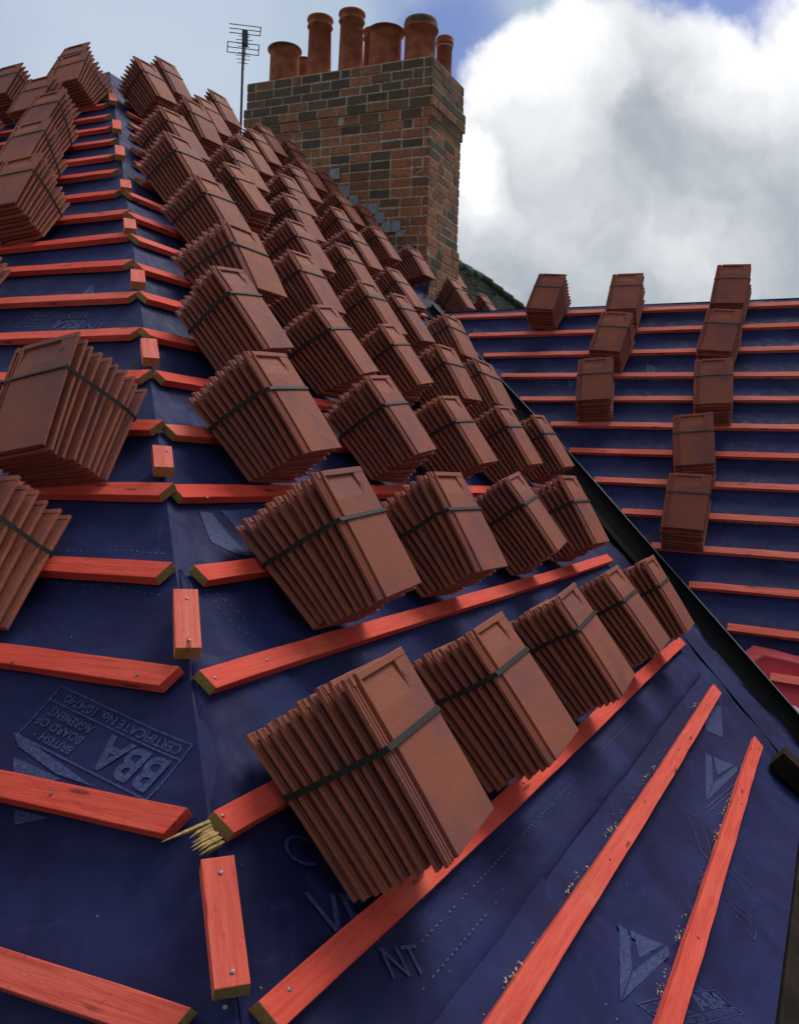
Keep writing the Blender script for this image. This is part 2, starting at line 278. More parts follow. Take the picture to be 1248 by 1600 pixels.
# roof-plane frames: u along the battens, s down the slope, n outwards
class Plane:
    def __init__(p, k):
        q = D['PL'][k]; p.k = k; p.u = V(q['u']); p.s = V(q['s']); p.n = V(q['n']); p.d = q['d']; p.s0 = q['s0']
        x = p.u if k == 'B' else -p.u
        p.x = x.normalized(); p.y = (-p.s).normalized(); p.z = p.x.cross(p.y).normalized(); p.sgn = 1 if k == 'B' else -1
    def pt(p, t, s, H=0): return p.u*t + p.s*(s+p.s0) + p.n*(H-p.d) + V((0, 0, ZC))
    def mat(p, t, s, H=0, rot=0):
        M = Matrix((p.x, p.y, p.z)).transposed().to_4x4(); M.translation = p.pt(t, s, H)
        return M @ Matrix.Rotation(rad(rot)*p.sgn, 4, 'Z')
PA, PB, PC = Plane('A'), Plane('B'), Plane('C'); PL = {'A': PA, 'B': PB, 'C': PC}
G = .27
S_RIDGE, S_EAVE = -.86, 5.93
def meet(P, Q, H):                         # the line where two slopes meet, as t(s) on each of them
    d = P.n.cross(Q.n); M3 = Matrix((P.n, Q.n, d)); q = M3.inverted() @ V((H-P.d, H-Q.d, 0)); out = []
    for X in (P, Q):
        ts = [((q+d*k).dot(X.u), (q+d*k).dot(X.s)-X.s0) for k in (0, 1)]
        m_ = (ts[1][0]-ts[0][0])/(ts[1][1]-ts[0][1]); out.append(lambda s, m_=m_, t0=ts[0][0], s0=ts[0][1]: t0+m_*(s-s0))
    return out
hipA, hipB = meet(PA, PB, -.029)
valB, valC = meet(PB, PC, -.029)

# ------------------------------------------------------------------ materials
def mat(name):
    m = bpy.data.materials.new(name); m.use_nodes = True; t = NT(m.node_tree)
    b = t.n['Principled BSDF']; return m, t, b
def bump(t, b, h, strength=.3, dist=.01):
    n = t.new('ShaderNodeBump'); n.inputs['Strength'].default_value = strength; n.inputs['Distance'].default_value = dist
    t.ln(h, n.inputs['Height']); t.ln(n.outputs[0], b.inputs['Normal'])
def m_tile():
    m, t, b = mat('terracotta_tile'); tc = t.new('ShaderNodeTexCoord').outputs['Object']
    oi = t.new('ShaderNodeObjectInfo'); rnd = oi.outputs['Random']
    sh = t.new('ShaderNodeCombineXYZ'); t.ln(t.math('MULTIPLY', rnd, 37.0), sh.inputs[0]); t.ln(t.math('MULTIPLY', rnd, 91.0), sh.inputs[1])
    p = t.vmath('ADD', tc, sh.outputs[0])
    base = t.ramp(rnd, (0, (.325, .095, .058)), (.35, (.365, .108, .066)), (.7, (.39, .118, .069)), (1, (.35, .103, .069)))
    big = t.noise(p, 5.5, 3, .5)
    c = t.mix(t.mr(big, .42, .68), base, C4(.26, .088, .080))          # kiln-flashed mauve clouds
    c = t.mix(t.math('MULTIPLY', t.mr(t.noise(p, 9, 4, .6), .55, .75), .32), c, C4(.38, .13, .060))
    fine = t.noise(p, 160, 5, .65)
    c = t.mix(t.mr(fine, .3, .75, 0, .25), c, C4(.20, .075, .052))
    c = t.mix(t.mr(t.noise(p, 45, 6, .7), .66, .8, 0, .28), c, C4(.52, .33, .25))
    t.ln(c, b.inputs['Base Color']); t.ln(t.mr(fine, .2, .8, .60, .85), b.inputs['Roughness'])
    b.inputs['Specular IOR Level'].default_value = .25
    bump(t, b, t.math('ADD', t.math('MULTIPLY', fine, .5), t.noise(p, 30, 4, .6)), .55, .003)
    return m
def m_batten(name, raw=False, pink=False):
    m, t, b = mat(name); tc = t.new('ShaderNodeTexCoord').outputs['Object']
    rnd = t.new('ShaderNodeObjectInfo').outputs['Random']
    sh = t.new('ShaderNodeCombineXYZ'); t.ln(t.math('MULTIPLY', rnd, 53.0), sh.inputs[0]); t.ln(t.math('MULTIPLY', rnd, 17.0), sh.inputs[1])
    p = t.vmath('ADD', tc, sh.outputs[0])
    st = t.mapping(p, (1.6, 26, 26)) if not raw else t.mapping(p, (20, 60, 60))
    grain = t.noise(st, 3.2, 6, .62, dist=.8)
    knots = t.new('ShaderNodeTexVoronoi'); knots.inputs['Scale'].default_value = 1.0; t.ln(t.mapping(p, (5.0, 24, 24)), knots.inputs['Vector'])
    kd = knots.outputs['Distance']
    if raw:
        c = t.mix(t.mr(grain, .3, .7), C4(.47, .30, .11), C4(.29, .17, .065))
        c = t.mix(t.mr(t.noise(p, 25, 3), .5, .7, 0, .5), c, C4(.35, .10, .05))
    else:
        c0 = t.ramp(rnd, (0, (.88, .085, .052)), (.5, (.90, .115, .075)), (1, (.92, .165, .115))) if not pink else t.ramp(rnd, (0, (.86, .15, .10)), (.5, (.88, .20, .145)), (1, (.90, .25, .19)))
        c = t.mix(t.mr(grain, .32, .72, 0, .6), c0, C4(.62, .050, .028))
        c = t.mix(t.mr(t.noise(p, 4, 4, .6), .50, .75, 0, .5), c, C4(.92, .24, .15))      # thin dye
        c = t.mix(t.mr(t.noise(t.mapping(p, (4, 40, 40)), 4, 6, .75), .64, .74, 0, .6), c, C4(.80, .33, .19))
        c = t.mix(t.mr(kd, .09, .17, .85, 0), c, C4(.22, .035, .020))
        c = t.mix(t.mr(t.noise(p, 60, 5, .7), .56, .76, 0, .55), c, C4(.34, .05, .035))
        c = t.mix(t.mr(t.noise(t.mapping(p, (1.2, 9, 9)), 3, 5, .7), .56, .70, 0, .45), c, C4(.55, .055, .04))
        c = t.mix(t.mr(t.noise(t.mapping(p, (6, 60, 60)), 5, 6, .8), .66, .74, 0, .55), c, C4(.86, .42, .24))
        geo = t.new('ShaderNodeNewGeometry')
    t.ln(c, b.inputs['Base Color']); b.inputs['Roughness'].default_value = .78; b.inputs['Specular IOR Level'].default_value = .25
    bump(t, b, t.math('ADD', grain, t.math('MULTIPLY', t.noise(p, 120, 4), .4)), .45, .004)
    return m
def m_simple(name, col, rough=.6, metal=0, var=.25, scale=20, bs=.2, spec=.4, bd=.004):
    m, t, b = mat(name); tc = t.new('ShaderNodeTexCoord').outputs['Object']
    n = t.noise(tc, scale, 6, .6)
    c = t.mix(t.mr(n, .3, .7), C4(*[x*(1-var) for x in col]), C4(*[min(1, x*(1+var)) for x in col]))
    t.ln(c, b.inputs['Base Color']); b.inputs['Roughness'].default_value = rough; b.inputs['Metallic'].default_value = metal
    b.inputs['Specular IOR Level'].default_value = spec
    if bs: bump(t, b, n, bs, bd)
    return m
def m_membrane():
    m, t, b = mat('blue_membrane'); tc = t.new('ShaderNodeTexCoord').outputs['Object']
    n1 = t.noise(tc, 2.6, 5, .6, dist=.6); n2 = t.noise(tc, 11, 5, .65, dist=1.2); nf = t.noise(tc, 240, 3, .6)
    c = t.mix(t.mr(n1, .35, .68), C4(.0150, .0160, .072), C4(.024, .033, .128))
    c = t.mix(t.mr(n2, .55, .78, 0, .5), c, C4(.040, .062, .18))          # scuffs
    c = t.mix(t.mr(t.noise(tc, 70, 6, .75), .69, .80, 0, .35), c, C4(.08, .10, .20))       # dust
    t.ln(c, b.inputs['Base Color']); t.ln(t.mr(n2, .3, .7, .58, .78), b.inputs['Roughness'])
    b.inputs['Specular IOR Level'].default_value = .16
    hh = t.math('ADD', t.math('MULTIPLY', t.noise(tc, 7, 3, .5, dist=.5), 1.0), t.math('ADD', t.math('MULTIPLY', nf, .035), t.math('MULTIPLY', t.noise(t.mapping(tc, (3, 3, 3), rot=(.5, .3, .8)), 1.7, 2, .5, dist=1.6), .8)))
    bump(t, b, hh, .45, .014)
    return m
def m_print():
    m, t, b = mat('printed_ink'); tc = t.new('ShaderNodeTexCoord').outputs['Object']
    n = t.noise(tc, 160, 5, .7)
    c = t.mix(t.mr(n, .40, .62), C4(.030, .042, .135), C4(.070, .098, .23))
    t.ln(c, b.inputs['Base Color']); b.inputs['Roughness'].default_value = .65; b.inputs['Specular IOR Level'].default_value = .25
    return m
def m_attr_brick():
    m, t, b = mat('old_brick'); tc = t.new('ShaderNodeTexCoord').outputs['Object']
    a = t.new('ShaderNodeAttribute'); a.attribute_name = 'tone'; f = a.outputs['Fac']
    c = t.ramp(f, (0, (.075, .056, .046)), (.26, (.15, .10, .068)), (.42, (.32, .130, .075)), (.62, (.46, .170, .085)), (.85, (.55, .205, .09)), (1, (.48, .29, .15)))
    n = t.noise(tc, 26, 6, .7)
    c = t.mix(t.mr(n, .42, .72, 0, .65), c, C4(.12, .088, .06))
    c = t.mix(t.mr(t.noise(tc, 7, 4, .6), .50, .70, 0, .55), c, C4(.12, .085, .05))
    t.ln(c, b.inputs['Base Color']); b.inputs['Roughness'].default_value = .9
    bump(t, b, n, .8, .012); return m
def m_mossy():
    m, t, b = mat('mossy_slate'); tc = t.new('ShaderNodeTexCoord').outputs['Object']
    n = t.noise(tc, 9, 6, .7)
    c = t.mix(t.mr(n, .35, .65), C4(.055, .058, .045), C4(.025, .030, .028)); c = t.mix(t.mr(t.noise(tc, 3.5, 5, .7), .46, .64), c, C4(.045, .062, .022))
    t.ln(c, b.inputs['Base Color']); b.inputs['Roughness'].default_value = .9; bump(t, b, n, .8, .02); return m
M = dict(tile=m_tile(), red=m_batten('red_dyed_timber'), rose=m_batten('pinkish_red_timber', False, True), raw=m_batten('sawn_timber_end', True), mem=m_membrane(), ink=m_print(),  # rose: paler, pinker red for the wing battens and hip blocks
         strap=m_simple('plastic_strap', (.020, .024, .023), .6, 0, .2, 60, .1, .18), gal=m_simple('galvanised_nail', (.22, .21, .20), .45, .7, .2, 90, 0),
         mortar=m_simple('lime_mortar', (.56, .48, .36), .95, 0, .35, 30, .8, .2, .01), brick=m_attr_brick(),
         pot=m_simple('terracotta_pot', (.36, .108, .058), .85, 0, .35, 9, .4, .3), potrim=m_simple('sooty_rim', (.115, .068, .045), .9, 0, .4, 14, .4, .3),
         lead=m_simple('lead', (.36, .40, .45), .6, 0, .25, 25, .3), alu=m_simple('aerial_alloy', (.10, .105, .11), .5, .3, .2, 30, 0),
         black=m_simple('black_fibreglass', (.006, .006, .007), .8, 0, .3, 12, .3, .08), edge=m_simple('trough_edge', (.15, .165, .155), .5, 0, .3, 30, .2),
         dark=m_simple('weathered_board', (.020, .013, .009), .85, 0, .45, 8, .6, .2), pink=m_simple('red_membrane', (.50, .040, .058), .6, 0, .18, 6, .3, .2, .02),
         white=m_simple('white_print', (.72, .55, .58), .6, 0, .1, 20, 0), stitch=m_simple('lap_stitch', (.10, .13, .24), .7, 0, .3, 50, 0),
         shav=m_simple('wood_shaving', (.58, .43, .23), .8, 0, .35, 60, 0), moss=m_mossy(), wall=m_simple('render_wall', (.35, .30, .24), .9, 0, .15, 6, .3),
         split=m_simple('fresh_split_wood', (.50, .33, .12), .85, 0, .35, 90, .4), grass=m_simple('grass', (.05, .085, .03), .95, 0, .4, .3, .2), wire=m_simple('dark_wire', (.03, .03, .03), .5, 0, .1, 10, 0))

# ------------------------------------------------------------------ ground and the house
gb = MB(); i = [gb.vert((x, y, 0)) for x, y in ((-1500, -1500), (1500, -1500), (1500, 1500), (-1500, 1500))]; gb.face(i)
tag(gb.build('ground', M['grass']), kind='structure')

house = empty('house_roof', Matrix.Translation((0, 0, 0)))
tag(house, 'stripped house roof sheeted in dark blue membrane, hip on the left, wing on the right', 'roof')
def wob(p, a): return a*(noise.noise(p*1.7) + .5*noise.noise(p*4.1+V((7, 3, 1))))
def slope(name, P, s0, s1, tl, tr, nu, ds=.045, H=-.029):
    mb = MB(); rows = int((s1-s0)/ds)+1; idx = []
    for j in range(rows+1):
        s = s0+(s1-s0)*j/rows; a, b = tl(s), tr(s); r = []
        for k in range(nu+1):
            f = k/nu; t = a+(b-a)*f
            e = min(1, min(f, 1-f)*abs(b-a)/.10)
            sag = -.009*math.sin(math.pi*s/G)**2*e
            q = P.pt(t, s); fold = noise.noise(V((t*1.1, s*2.3, 4.2+P.d)))
            cr = .007*max(0, 1-abs(fold)*10)*max(0, noise.noise(V((t*.7, s*.9, 9)))+.15)
            r.append(mb.vert(P.pt(t, s, H+sag+e*(wob(q, .0045)+cr-.003))))
        idx.append(r)
    for j in range(rows):
        for k in range(nu): mb.face((idx[j][k], idx[j+1][k], idx[j+1][k+1], idx[j][k+1]))
    return mb.build(name, M['mem'], house, smooth=True)
slope('roof_slope', PA, S_RIDGE, S_EAVE, hipA, lambda s: 9.0-.35*s, 190)
slope('roof_slope', PB, 1.69, S_EAVE, hipB, valB, 150)
slope('roof_slope', PB, S_RIDGE, 1.69, hipB, lambda s: 8.72, 120)
slope('roof_slope', PC, .15, 5.4, valC, lambda s: -5.5, 150)
# back slopes, deck below and walls: the house is solid from other sides too
def quad(mb, *p, m=0): mb.face([mb.vert(q) for q in p], m)
bk = MB()
r0 = PB.pt(hipB(S_RIDGE), S_RIDGE, -.035); r1 = PB.pt(13.4, S_RIDGE, -.035)
hb = V((PB.s.x, PB.s.y, 0)).normalized()
dz = (r0.z-PB.pt(1, S_EAVE, -.035).z); back = -hb*dz/math.tan(rad(40.1)) - V((0, 0, dz))
uA = V(PA.u); r0l = PA.pt(8.9, S_RIDGE, -.035)
quad(bk, r0, r1, r1+back, r0+back-V((uA.y, -uA.x, 0))*0); 
quad(bk, r0, r0+back, r0l+V((0, 5, -4)), r0l)
c0 = PC.pt(valC(.15), .15, -.035); c1 = PC.pt(-5.5, .15, -.035); hc = V((PC.s.x, PC.s.y, 0)).normalized()
quad(bk, c0, c1, c1-hc*4-V((0, 0, 3.9)), c0-hc*4-V((0, 0, 3.9)))
bk.build('back_slope', M['mem'], house)
wb = MB()
ea = [PA.pt(6.9, S_EAVE, -.12), PA.pt(hipA(S_EAVE), S_EAVE, -.12), PB.pt(valB(S_EAVE), S_EAVE, -.12), PC.pt(-5.5, 5.4, -.12)]
inn = [PA.pt(6.9, S_EAVE-.35, -.2), PA.pt(hipA(S_EAVE-.35), S_EAVE-.35, -.2), PB.pt(valB(S_EAVE), S_EAVE-.35, -.2), PC.pt(-5.5, 5.0, -.2)]
for a, b in zip(inn, inn[1:]): quad(wb, a, b, V((b.x, b.y, 0)), V((a.x, a.y, 0)))
wb.build('wall', M['wall'], house)
# membrane lapped over the hip, with its loose edge
lp = MB(); lap = [(hipB(4.28)+.02, 4.28)]+D['LAP']+[(1.66, 4.86), (1.74, 5.05), (1.86, 5.36), (2.0, 5.62), (2.15, 5.92)]
N = 60; rows = []
for j in range(N+1):
    s = lap[0][1]+(lap[-1][1]-lap[0][1])*j/N
    for (ta, sa), (tb, sb) in zip(lap, lap[1:]):
        if sa <= s <= sb+1e-6: tr = ta+(tb-ta)*(s-sa)/(sb-sa)
    tr += .006*math.sin(s*23)+.004*math.sin(s*51)
    rows.append([lp.vert(PB.pt(hipB(s)+.01+(tr-hipB(s)-.01)*f, s, -.0255-.009*math.sin(math.pi*s/G)**2+(.0035 if f > .9 else .0)+.001*math.sin(s*9+f*7))) for f in (0, .25, .5, .75, .92, 1)])
for a, b in zip(rows, rows[1:]):
    for k in range(5): lp.face((a[k], b[k], b[k+1], a[k+1]))
o = lp.build('membrane_lap', M['mem'], house, smooth=True); sm = o.modifiers.new('t', 'SOLIDIFY'); sm.thickness = .003
# second, straight lap low on the middle slope
lp = MB(); rows = []
for j in range(81):
    t = .95+(valB(5.3)-.45-.95)*j/80; w_ = .002*math.sin(t*5)+.001*math.sin(t*17)
    rows.append([lp.vert(PB.pt(t, s_, h_)) for s_, h_ in ((5.17, -.033), (5.20, -.0275), (5.285, -.0300), (5.305+w_, -.0285), (5.312+w_, -.0325))])
for a, b in zip(rows, rows[1:]):
    for k in range(4): lp.face((a[k], a[k+1], b[k+1], b[k]))
lp.build('membrane_lap', M['mem'], house, smooth=True)
# upstand against the chimney and along the valley
CH = D['CH']; hB = V((PB.u.y, -PB.u.x, 0))
def chp(h, t, z): return PB.u*t + hB*h + V((0, 0, z+ZC+CHK*(CH['corner_base'][0]-h)))
CHK = .055
LAPB = [(hipB(4.28)+.02, 4.28)]+D['LAP']+[(1.66, 4.86), (1.74, 5.05), (1.86, 5.36), (2.0, 5.62), (2.15, 5.92)]
def sheet(P, t, s):
    'height of the membrane surface over the slope plane'
    a_, b_ = {'A': (hipA(s), 9.0-.35*s), 'B': (hipB(s), valB(s) if s > 1.69 else 8.72), 'C': (valC(s), -5.5)}[P.k]
    f = (t-a_)/(b_-a_); e = max(0, min(1, min(f, 1-f)*abs(b_-a_)/.10)); fold = noise.noise(V((t*1.1, s*2.3, 4.2+P.d)))
    cr = .007*max(0, 1-abs(fold)*10)*max(0, noise.noise(V((t*.7, s*.9, 9)))+.15)
    h = -.029-.009*math.sin(math.pi*s/G)**2*e+e*(wob(P.pt(t, s), .0045)+cr-.003)
    if P.k == 'B' and s > 4.28:
        for (ta, sa), (tb, sb) in zip(LAPB, LAPB[1:]):
            if sa <= s <= sb and t < ta+(tb-ta)*(s-sa)/(sb-sa)+.02: h = max(h, -.0225-.009*math.sin(math.pi*s/G)**2)
        if 5.17 < s < 5.32: h = max(h, -.0272)
    return h+.0019
def dashes(P, pts, H=-.0205, ln=.009, gap=.011, w=.0010):
    mb = MB()
    for (ta, sa), (tb, sb) in zip(pts, pts[1:]):
        L = math.hypot(tb-ta, sb-sa); n = int(L/(ln+gap)); dt, ds = (tb-ta)/L, (sb-sa)/L
        for k in range(n):
            if random.random() < .12: continue
            a = k*(ln+gap); H2 = sheet(P, ta+dt*a, sa+ds*a)
            c = [P.pt(ta+dt*x-ds*y, sa+ds*x+dt*y, H2) for x, y in ((a, -w), (a+ln, -w), (a+ln, w), (a, w))]
            mb.face([mb.vert(q) for q in c])
    return mb.build('stitching', M['stitch'], house)
random.seed(3)
for k in 'AB':
    for pts in D['ST'][k]: dashes(PL[k], pts)
for s_ in (1.1, 2.45): dashes(PC, [(2.0, s_), (-3, s_+.02)], ln=.02, gap=.03, w=.003)

# ------------------------------------------------------------------ printed words and marks on the membrane
FONT_OK = True
def text_geo(body, size, bold=0.0, sx=1.0):
    c = bpy.data.curves.new('t', 'FONT'); c.body = body; c.size = size; c.offset = bold; c.space_character = 1.0; c.resolution_u = 3
    o = bpy.data.objects.new('t', c); scene.collection.objects.link(o)
    dg = bpy.context.evaluated_depsgraph_get(); me = bpy.data.meshes.new_from_object(o.evaluated_get(dg))
    vs = [v.co.copy() for v in me.vertices]; fs = [tuple(p.vertices) for p in me.polygons]
    bpy.data.objects.remove(o); bpy.data.curves.remove(c); bpy.data.meshes.remove(me)
    for v in vs: v.x *= sx
    return vs, fs
def mark(P, org, ax, ay, items, H=-.0195, name='printed_lettering'):
    """items in stamp units laid out on axes ax, ay (in t,s) from org; follows the sagging sheet"""
    mb = MB()
    def w(x, y):
        t = org[0]+ax[0]*x+ay[0]*y; s = org[1]+ax[1]*x+ay[1]*y
        return P.pt(t, s, sheet(P, t, s))
    for it in items:
        if it[0] == 'T':
            _, x, y, size, body, bold, sx = it; vs, fs = text_geo(body, size, bold, sx); b = len(mb.v)
            mb.v += [tuple(w(x+v.x, y+v.y)) for v in vs]
            for f in fs: mb.face([b+i for i in f])
        elif it[0] == 'L':
            _, x0, y0, x1, y1, wd = it; L = math.hypot(x1-x0, y1-y0); nx, ny = -(y1-y0)/L*wd/2, (x1-x0)/L*wd/2; n = max(1, int(L/.25))
            for k in range(n):
                a, b_ = k/n, (k+1)/n
                P4 = [(x0+(x1-x0)*a+nx, y0+(y1-y0)*a+ny), (x0+(x1-x0)*a-nx, y0+(y1-y0)*a-ny), (x0+(x1-x0)*b_-nx, y0+(y1-y0)*b_-ny), (x0+(x1-x0)*b_+nx, y0+(y1-y0)*b_+ny)]
                mb.face([mb.vert(w(*q)) for q in P4])
        elif it[0] == 'P':
            def sub(a, b, c, n):
                if n == 0: mb.face([mb.vert(w(*q)) for q in (a, b, c)]); return
                m = lambda p, q: ((p[0]+q[0])/2, (p[1]+q[1])/2)
                ab, bc, ca = m(a, b), m(b, c), m(c, a)
                for tri in ((a, ab, ca), (ab, b, bc), (ca, bc, c), (ab, bc, ca)): sub(*tri, n-1)
            q_ = it[1]
            for k in range(1, len(q_)-1): sub(q_[0], q_[k], q_[k+1], 3)
    return mb.build(name, M['ink'], house)
STAMP = [('L', 0, 0, 2.6, 0, .03), ('L', 2.6, 0, 2.6, 1, .03), ('L', 2.6, 1, 0, 1, .03), ('L', 0, 1, 0, 0, .03), ('L', 0, .27, 2.6, .27, .03),
         ('T', .08, .36, .80, 'BBA', .022, .80), ('T', 1.58, .78, .20, 'BRITISH', .006, .95), ('T', 1.58, .57, .20, 'BOARD OF', .006, .95), ('T', 1.58, .36, .20, 'AGREMENT', .006, .84),
         ('T', .10, .07, .22, 'CERTIFICATE No. 10/4740', .006, .92)]
def stamp(P, c, items=STAMP):
    # c: corners in (t,s): [bottom-right, bottom-left(origin), top-left, top-right] of the stamp as read
    o = V(c[1]); ax = (V(c[0])-o)/2.6; ay = (V(c[2])-o)
    mark(P, (o.x, o.y), (ax.x, ax.y), (ay.x, ay.y), items)
def V2(a): return V((a[0], a[1]))
V = Vector
stamp(PA, [V2(q) for q in D['BBA']])
ctr = V2((1.96, 5.70)); ax_ = V2((-.148, -.052)); 
mark(PB, (2.150, 5.850), (-.128, -.062), (-.030, -.085), STAMP)
stamp(PA, [V2((2.62, 3.02)), V2((2.28, 3.06)), V2((2.30, 3.16)), V2((2.64, 3.12))])
for (t_, s_) in ((.62, 3.02), (-1.5, 1.75), (-1.4, 3.1), (1.0, 1.02)):
    stamp(PC, [V2((t_-.0, s_)), V2((t_+.0+.42, s_+.02)), V2((t_+.41, s_-.15)), V2((t_, s_-.17))][0:3] and [V2((t_+.42, s_)), V2((t_, s_+.02)), V2((t_+.01, s_+.17)), V2((t_+.42, s_+.15))])
LOGO = [('P', [(0, 0), (.21, .11), (.24, .91), (.02, 1.43)]), ('P', [(.27, .13), (.91, .46), (.39, .72)]), ('P', [(.25, .95), (.99, .49), (1.02, .67), (.05, 1.42)])]
STRIPE = LOGO + [('L', 0, 1.62, 1.05, .95, .035), ('L', .04, 1.74, 1.15, 1.02, .035), ('L', .3, 1.85, 1.5, 1.15, .03)]
for k, o, ax, ay, big in D['LOGOS']:
    mark(PL[k], o, ax, ay, STRIPE if big else LOGO, name='printed_logo')
for k, polys in D['POLYS'].items():
    mark(PL[k], (0, 0), (1, 0), (0, 1), [('P', q) for q in polys], name='printed_logo')
mark(PB, (0, 0), (1, 0), (0, 1), [('L', *a, *b, .0035) for ln_ in D['SQ'] for a, b in zip(ln_, ln_[1:])], name='printed_logo')
OUT = lambda s_, x, y, b, sz: [('T', x, y, sz, s_, b, 1)]
mark(PB, (1.205, 4.955), (.10, .075), (.055, -.075), [('T', 0, 0, .9, 'CR', -.012, 1)])
mark(PB, (1.165, 5.10), (.10, .06), (.04, -.10), [('T', 0, 0, 1.2, 'VE', .0, .8)])
mark(PB, (1.235, 5.215), (.10, .045), (.03, -.09), [('T', 0, 0, .8, 'NT', .0, .8)])
mark(PA, (2.36, 3.17), (-.09, .0), (.01, -.09), [('T', 0, 0, .9, 'VENT', .0, .9)])
mark(PA, (2.42, 3.07), (-.10, .0), (.01, -.06), [('T', 0, 0, .9, 'CR', .0, .9)])

# ------------------------------------------------------------------ red battens
def batten(P, t0, s0, t1, s1, w=.050, h=.0245, cutl=0, cutr=0, seed=0, mt='red', em=1):
    """root at the first end, local x along the timber; top face at H=0"""
    rng = random.Random(seed)
    a, b = P.pt(t0, s0), P.pt(t1, s1)
    if P.sgn < 0: a, b = b, a; cutl, cutr = cutr, cutl
    x = (b-a).normalized(); z = P.z; y = z.cross(x).normalized(); z = x.cross(y)
    Mw = Matrix((x, y, z)).transposed().to_4x4(); Mw.translation = a
    L = (b-a).length; n = max(2, int(L/.12)); mb = MB(); prev = None
    for k in range(n+1):
        f = k/n; X = L*f; j = lambda: rng.uniform(-.0011, .0011); bow = .003*math.sin(f*math.pi*2+seed)
        skew = -cutl*(1-f)**40 if k < n/2 else cutr*f**40
        ring = []
        for (yy, zz) in ((w/2, 0), (-w/2, 0), (-w/2, -h), (w/2, -h)):
            # cut: the upper (+y) edge stays, lower edge is shortened
            xx = X
            if k == 0: xx = max(0, cutl)*(.5-yy/w) + max(0, -cutl)*(.5+yy/w)
            if k == n: xx = L-max(0, cutr)*(.5-yy/w) - max(0, -cutr)*(.5+yy/w)
            ring.append(mb.vert((xx, yy+bow+j(), zz+j())))
        if prev:
            for q in range(4): mb.face((prev[q], ring[q], ring[(q+1) % 4], prev[(q+1) % 4]), 0)
        else: mb.face(ring, 1 if P.sgn > 0 else 1)
        prev = ring
    mb.face(prev[::-1], em)
    o = mb.build('batten', [M[mt], M['raw']], None, mw=Mw); bevel(o, .0016, 2, 40)
    return o
def nail(parent, p, n, r=.0033):
    mb = MB(); z = n.normalized(); mb.tube(p-z*.004, p+z*.0012, r, 10); mb.tube(p+z*.0012, p+z*.0016, r, 10, r*.55)
    o = mb.build('nail', M['gal']); o.parent = parent; o.matrix_parent_inverse = parent.matrix_world.inverted(); return o
ORD = ['zeroth', 'first', 'second', 'third', 'fourth', 'fifth', 'sixth', 'seventh', 'eighth', 'ninth', 'tenth', 'eleventh', 'twelfth', 'thirteenth', 'fourteenth', 'fifteenth',
       'sixteenth', 'seventeenth', 'eighteenth', 'nineteenth', 'twentieth', 'twenty-first', 'twenty-second', 'twenty-third', 'twenty-fourth']
BT = {}
for (k, i, t0, s0, t1, s1) in D['BATTENS']:
    P = PL[k]; cut = {'A': .020, 'B': .007, 'C': .0}[k]; t0 += {'A': .024 if i > 15 else .004, 'B': .020 if i > 15 else (-.005 if i > 12 else -.045), 'C': 0}[k]; e_ = .05 if (k, i) == ('B', 19) else 0; t0 -= e_
    if k == 'B' and i in (20, 21): o = batten(P, t0, s0, t1, s1, cutl=cut, cutr=.03, seed=i)
    elif k == 'B': o = batten(P, t0, s0, t1, s1, cutl=cut if i > 9 else .02, cutr=.01, seed=i+40)
    elif k == 'A': o = batten(P, t0, s0, t1, s1, cutl=cut, seed=i+80, em=0 if i in (17, 18) else 1)
    else: o = batten(P, t0, s0, t1, s1, w=.046, seed=i+120, mt='rose')
    BT[(k, i)] = o
    if k == 'A': lab = 'red dyed timber batten on the left slope, %s up from the bottom' % ORD[20-i]
    elif k == 'B': lab = 'red dyed timber batten on the middle slope, %s up from the eave' % ORD[22-i]
    else: lab = 'red dyed timber batten on the right-hand wing slope, %s down from its ridge' % ORD[i]
    tag(o, lab, 'batten', {'A': 'battens on the left slope', 'B': 'battens on the middle slope', 'C': 'battens on the right-hand wing'}[k])
for k in 'AB':
    for t, s in D['NAIL'][k]:
        i = min((abs(s-G*i), i) for i in range(22) if (k, i) in BT)[1]
        nail(BT[(k, i)], PL[k].pt(t+(.035 if k == 'B' and i != 18 else 0), s, .0005), PL[k].n)
for i in range(14, 22):
    for t in (1.9, 2.9, 3.6):
        if ('B', i) in BT and i > 16: nail(BT[('B', i)], PB.pt(t+.07*i % .4, i*G, .0005), PB.n)
# beyond the chimney
for i in range(0, 5):
    o = batten(PB, 8.32, i*G, 8.7, i*G, seed=300+i)
    tag(o, 'short red batten beyond the brick chimney, %s down from the ridge' % ORD[i+1], 'batten', 'short battens beyond the chimney')
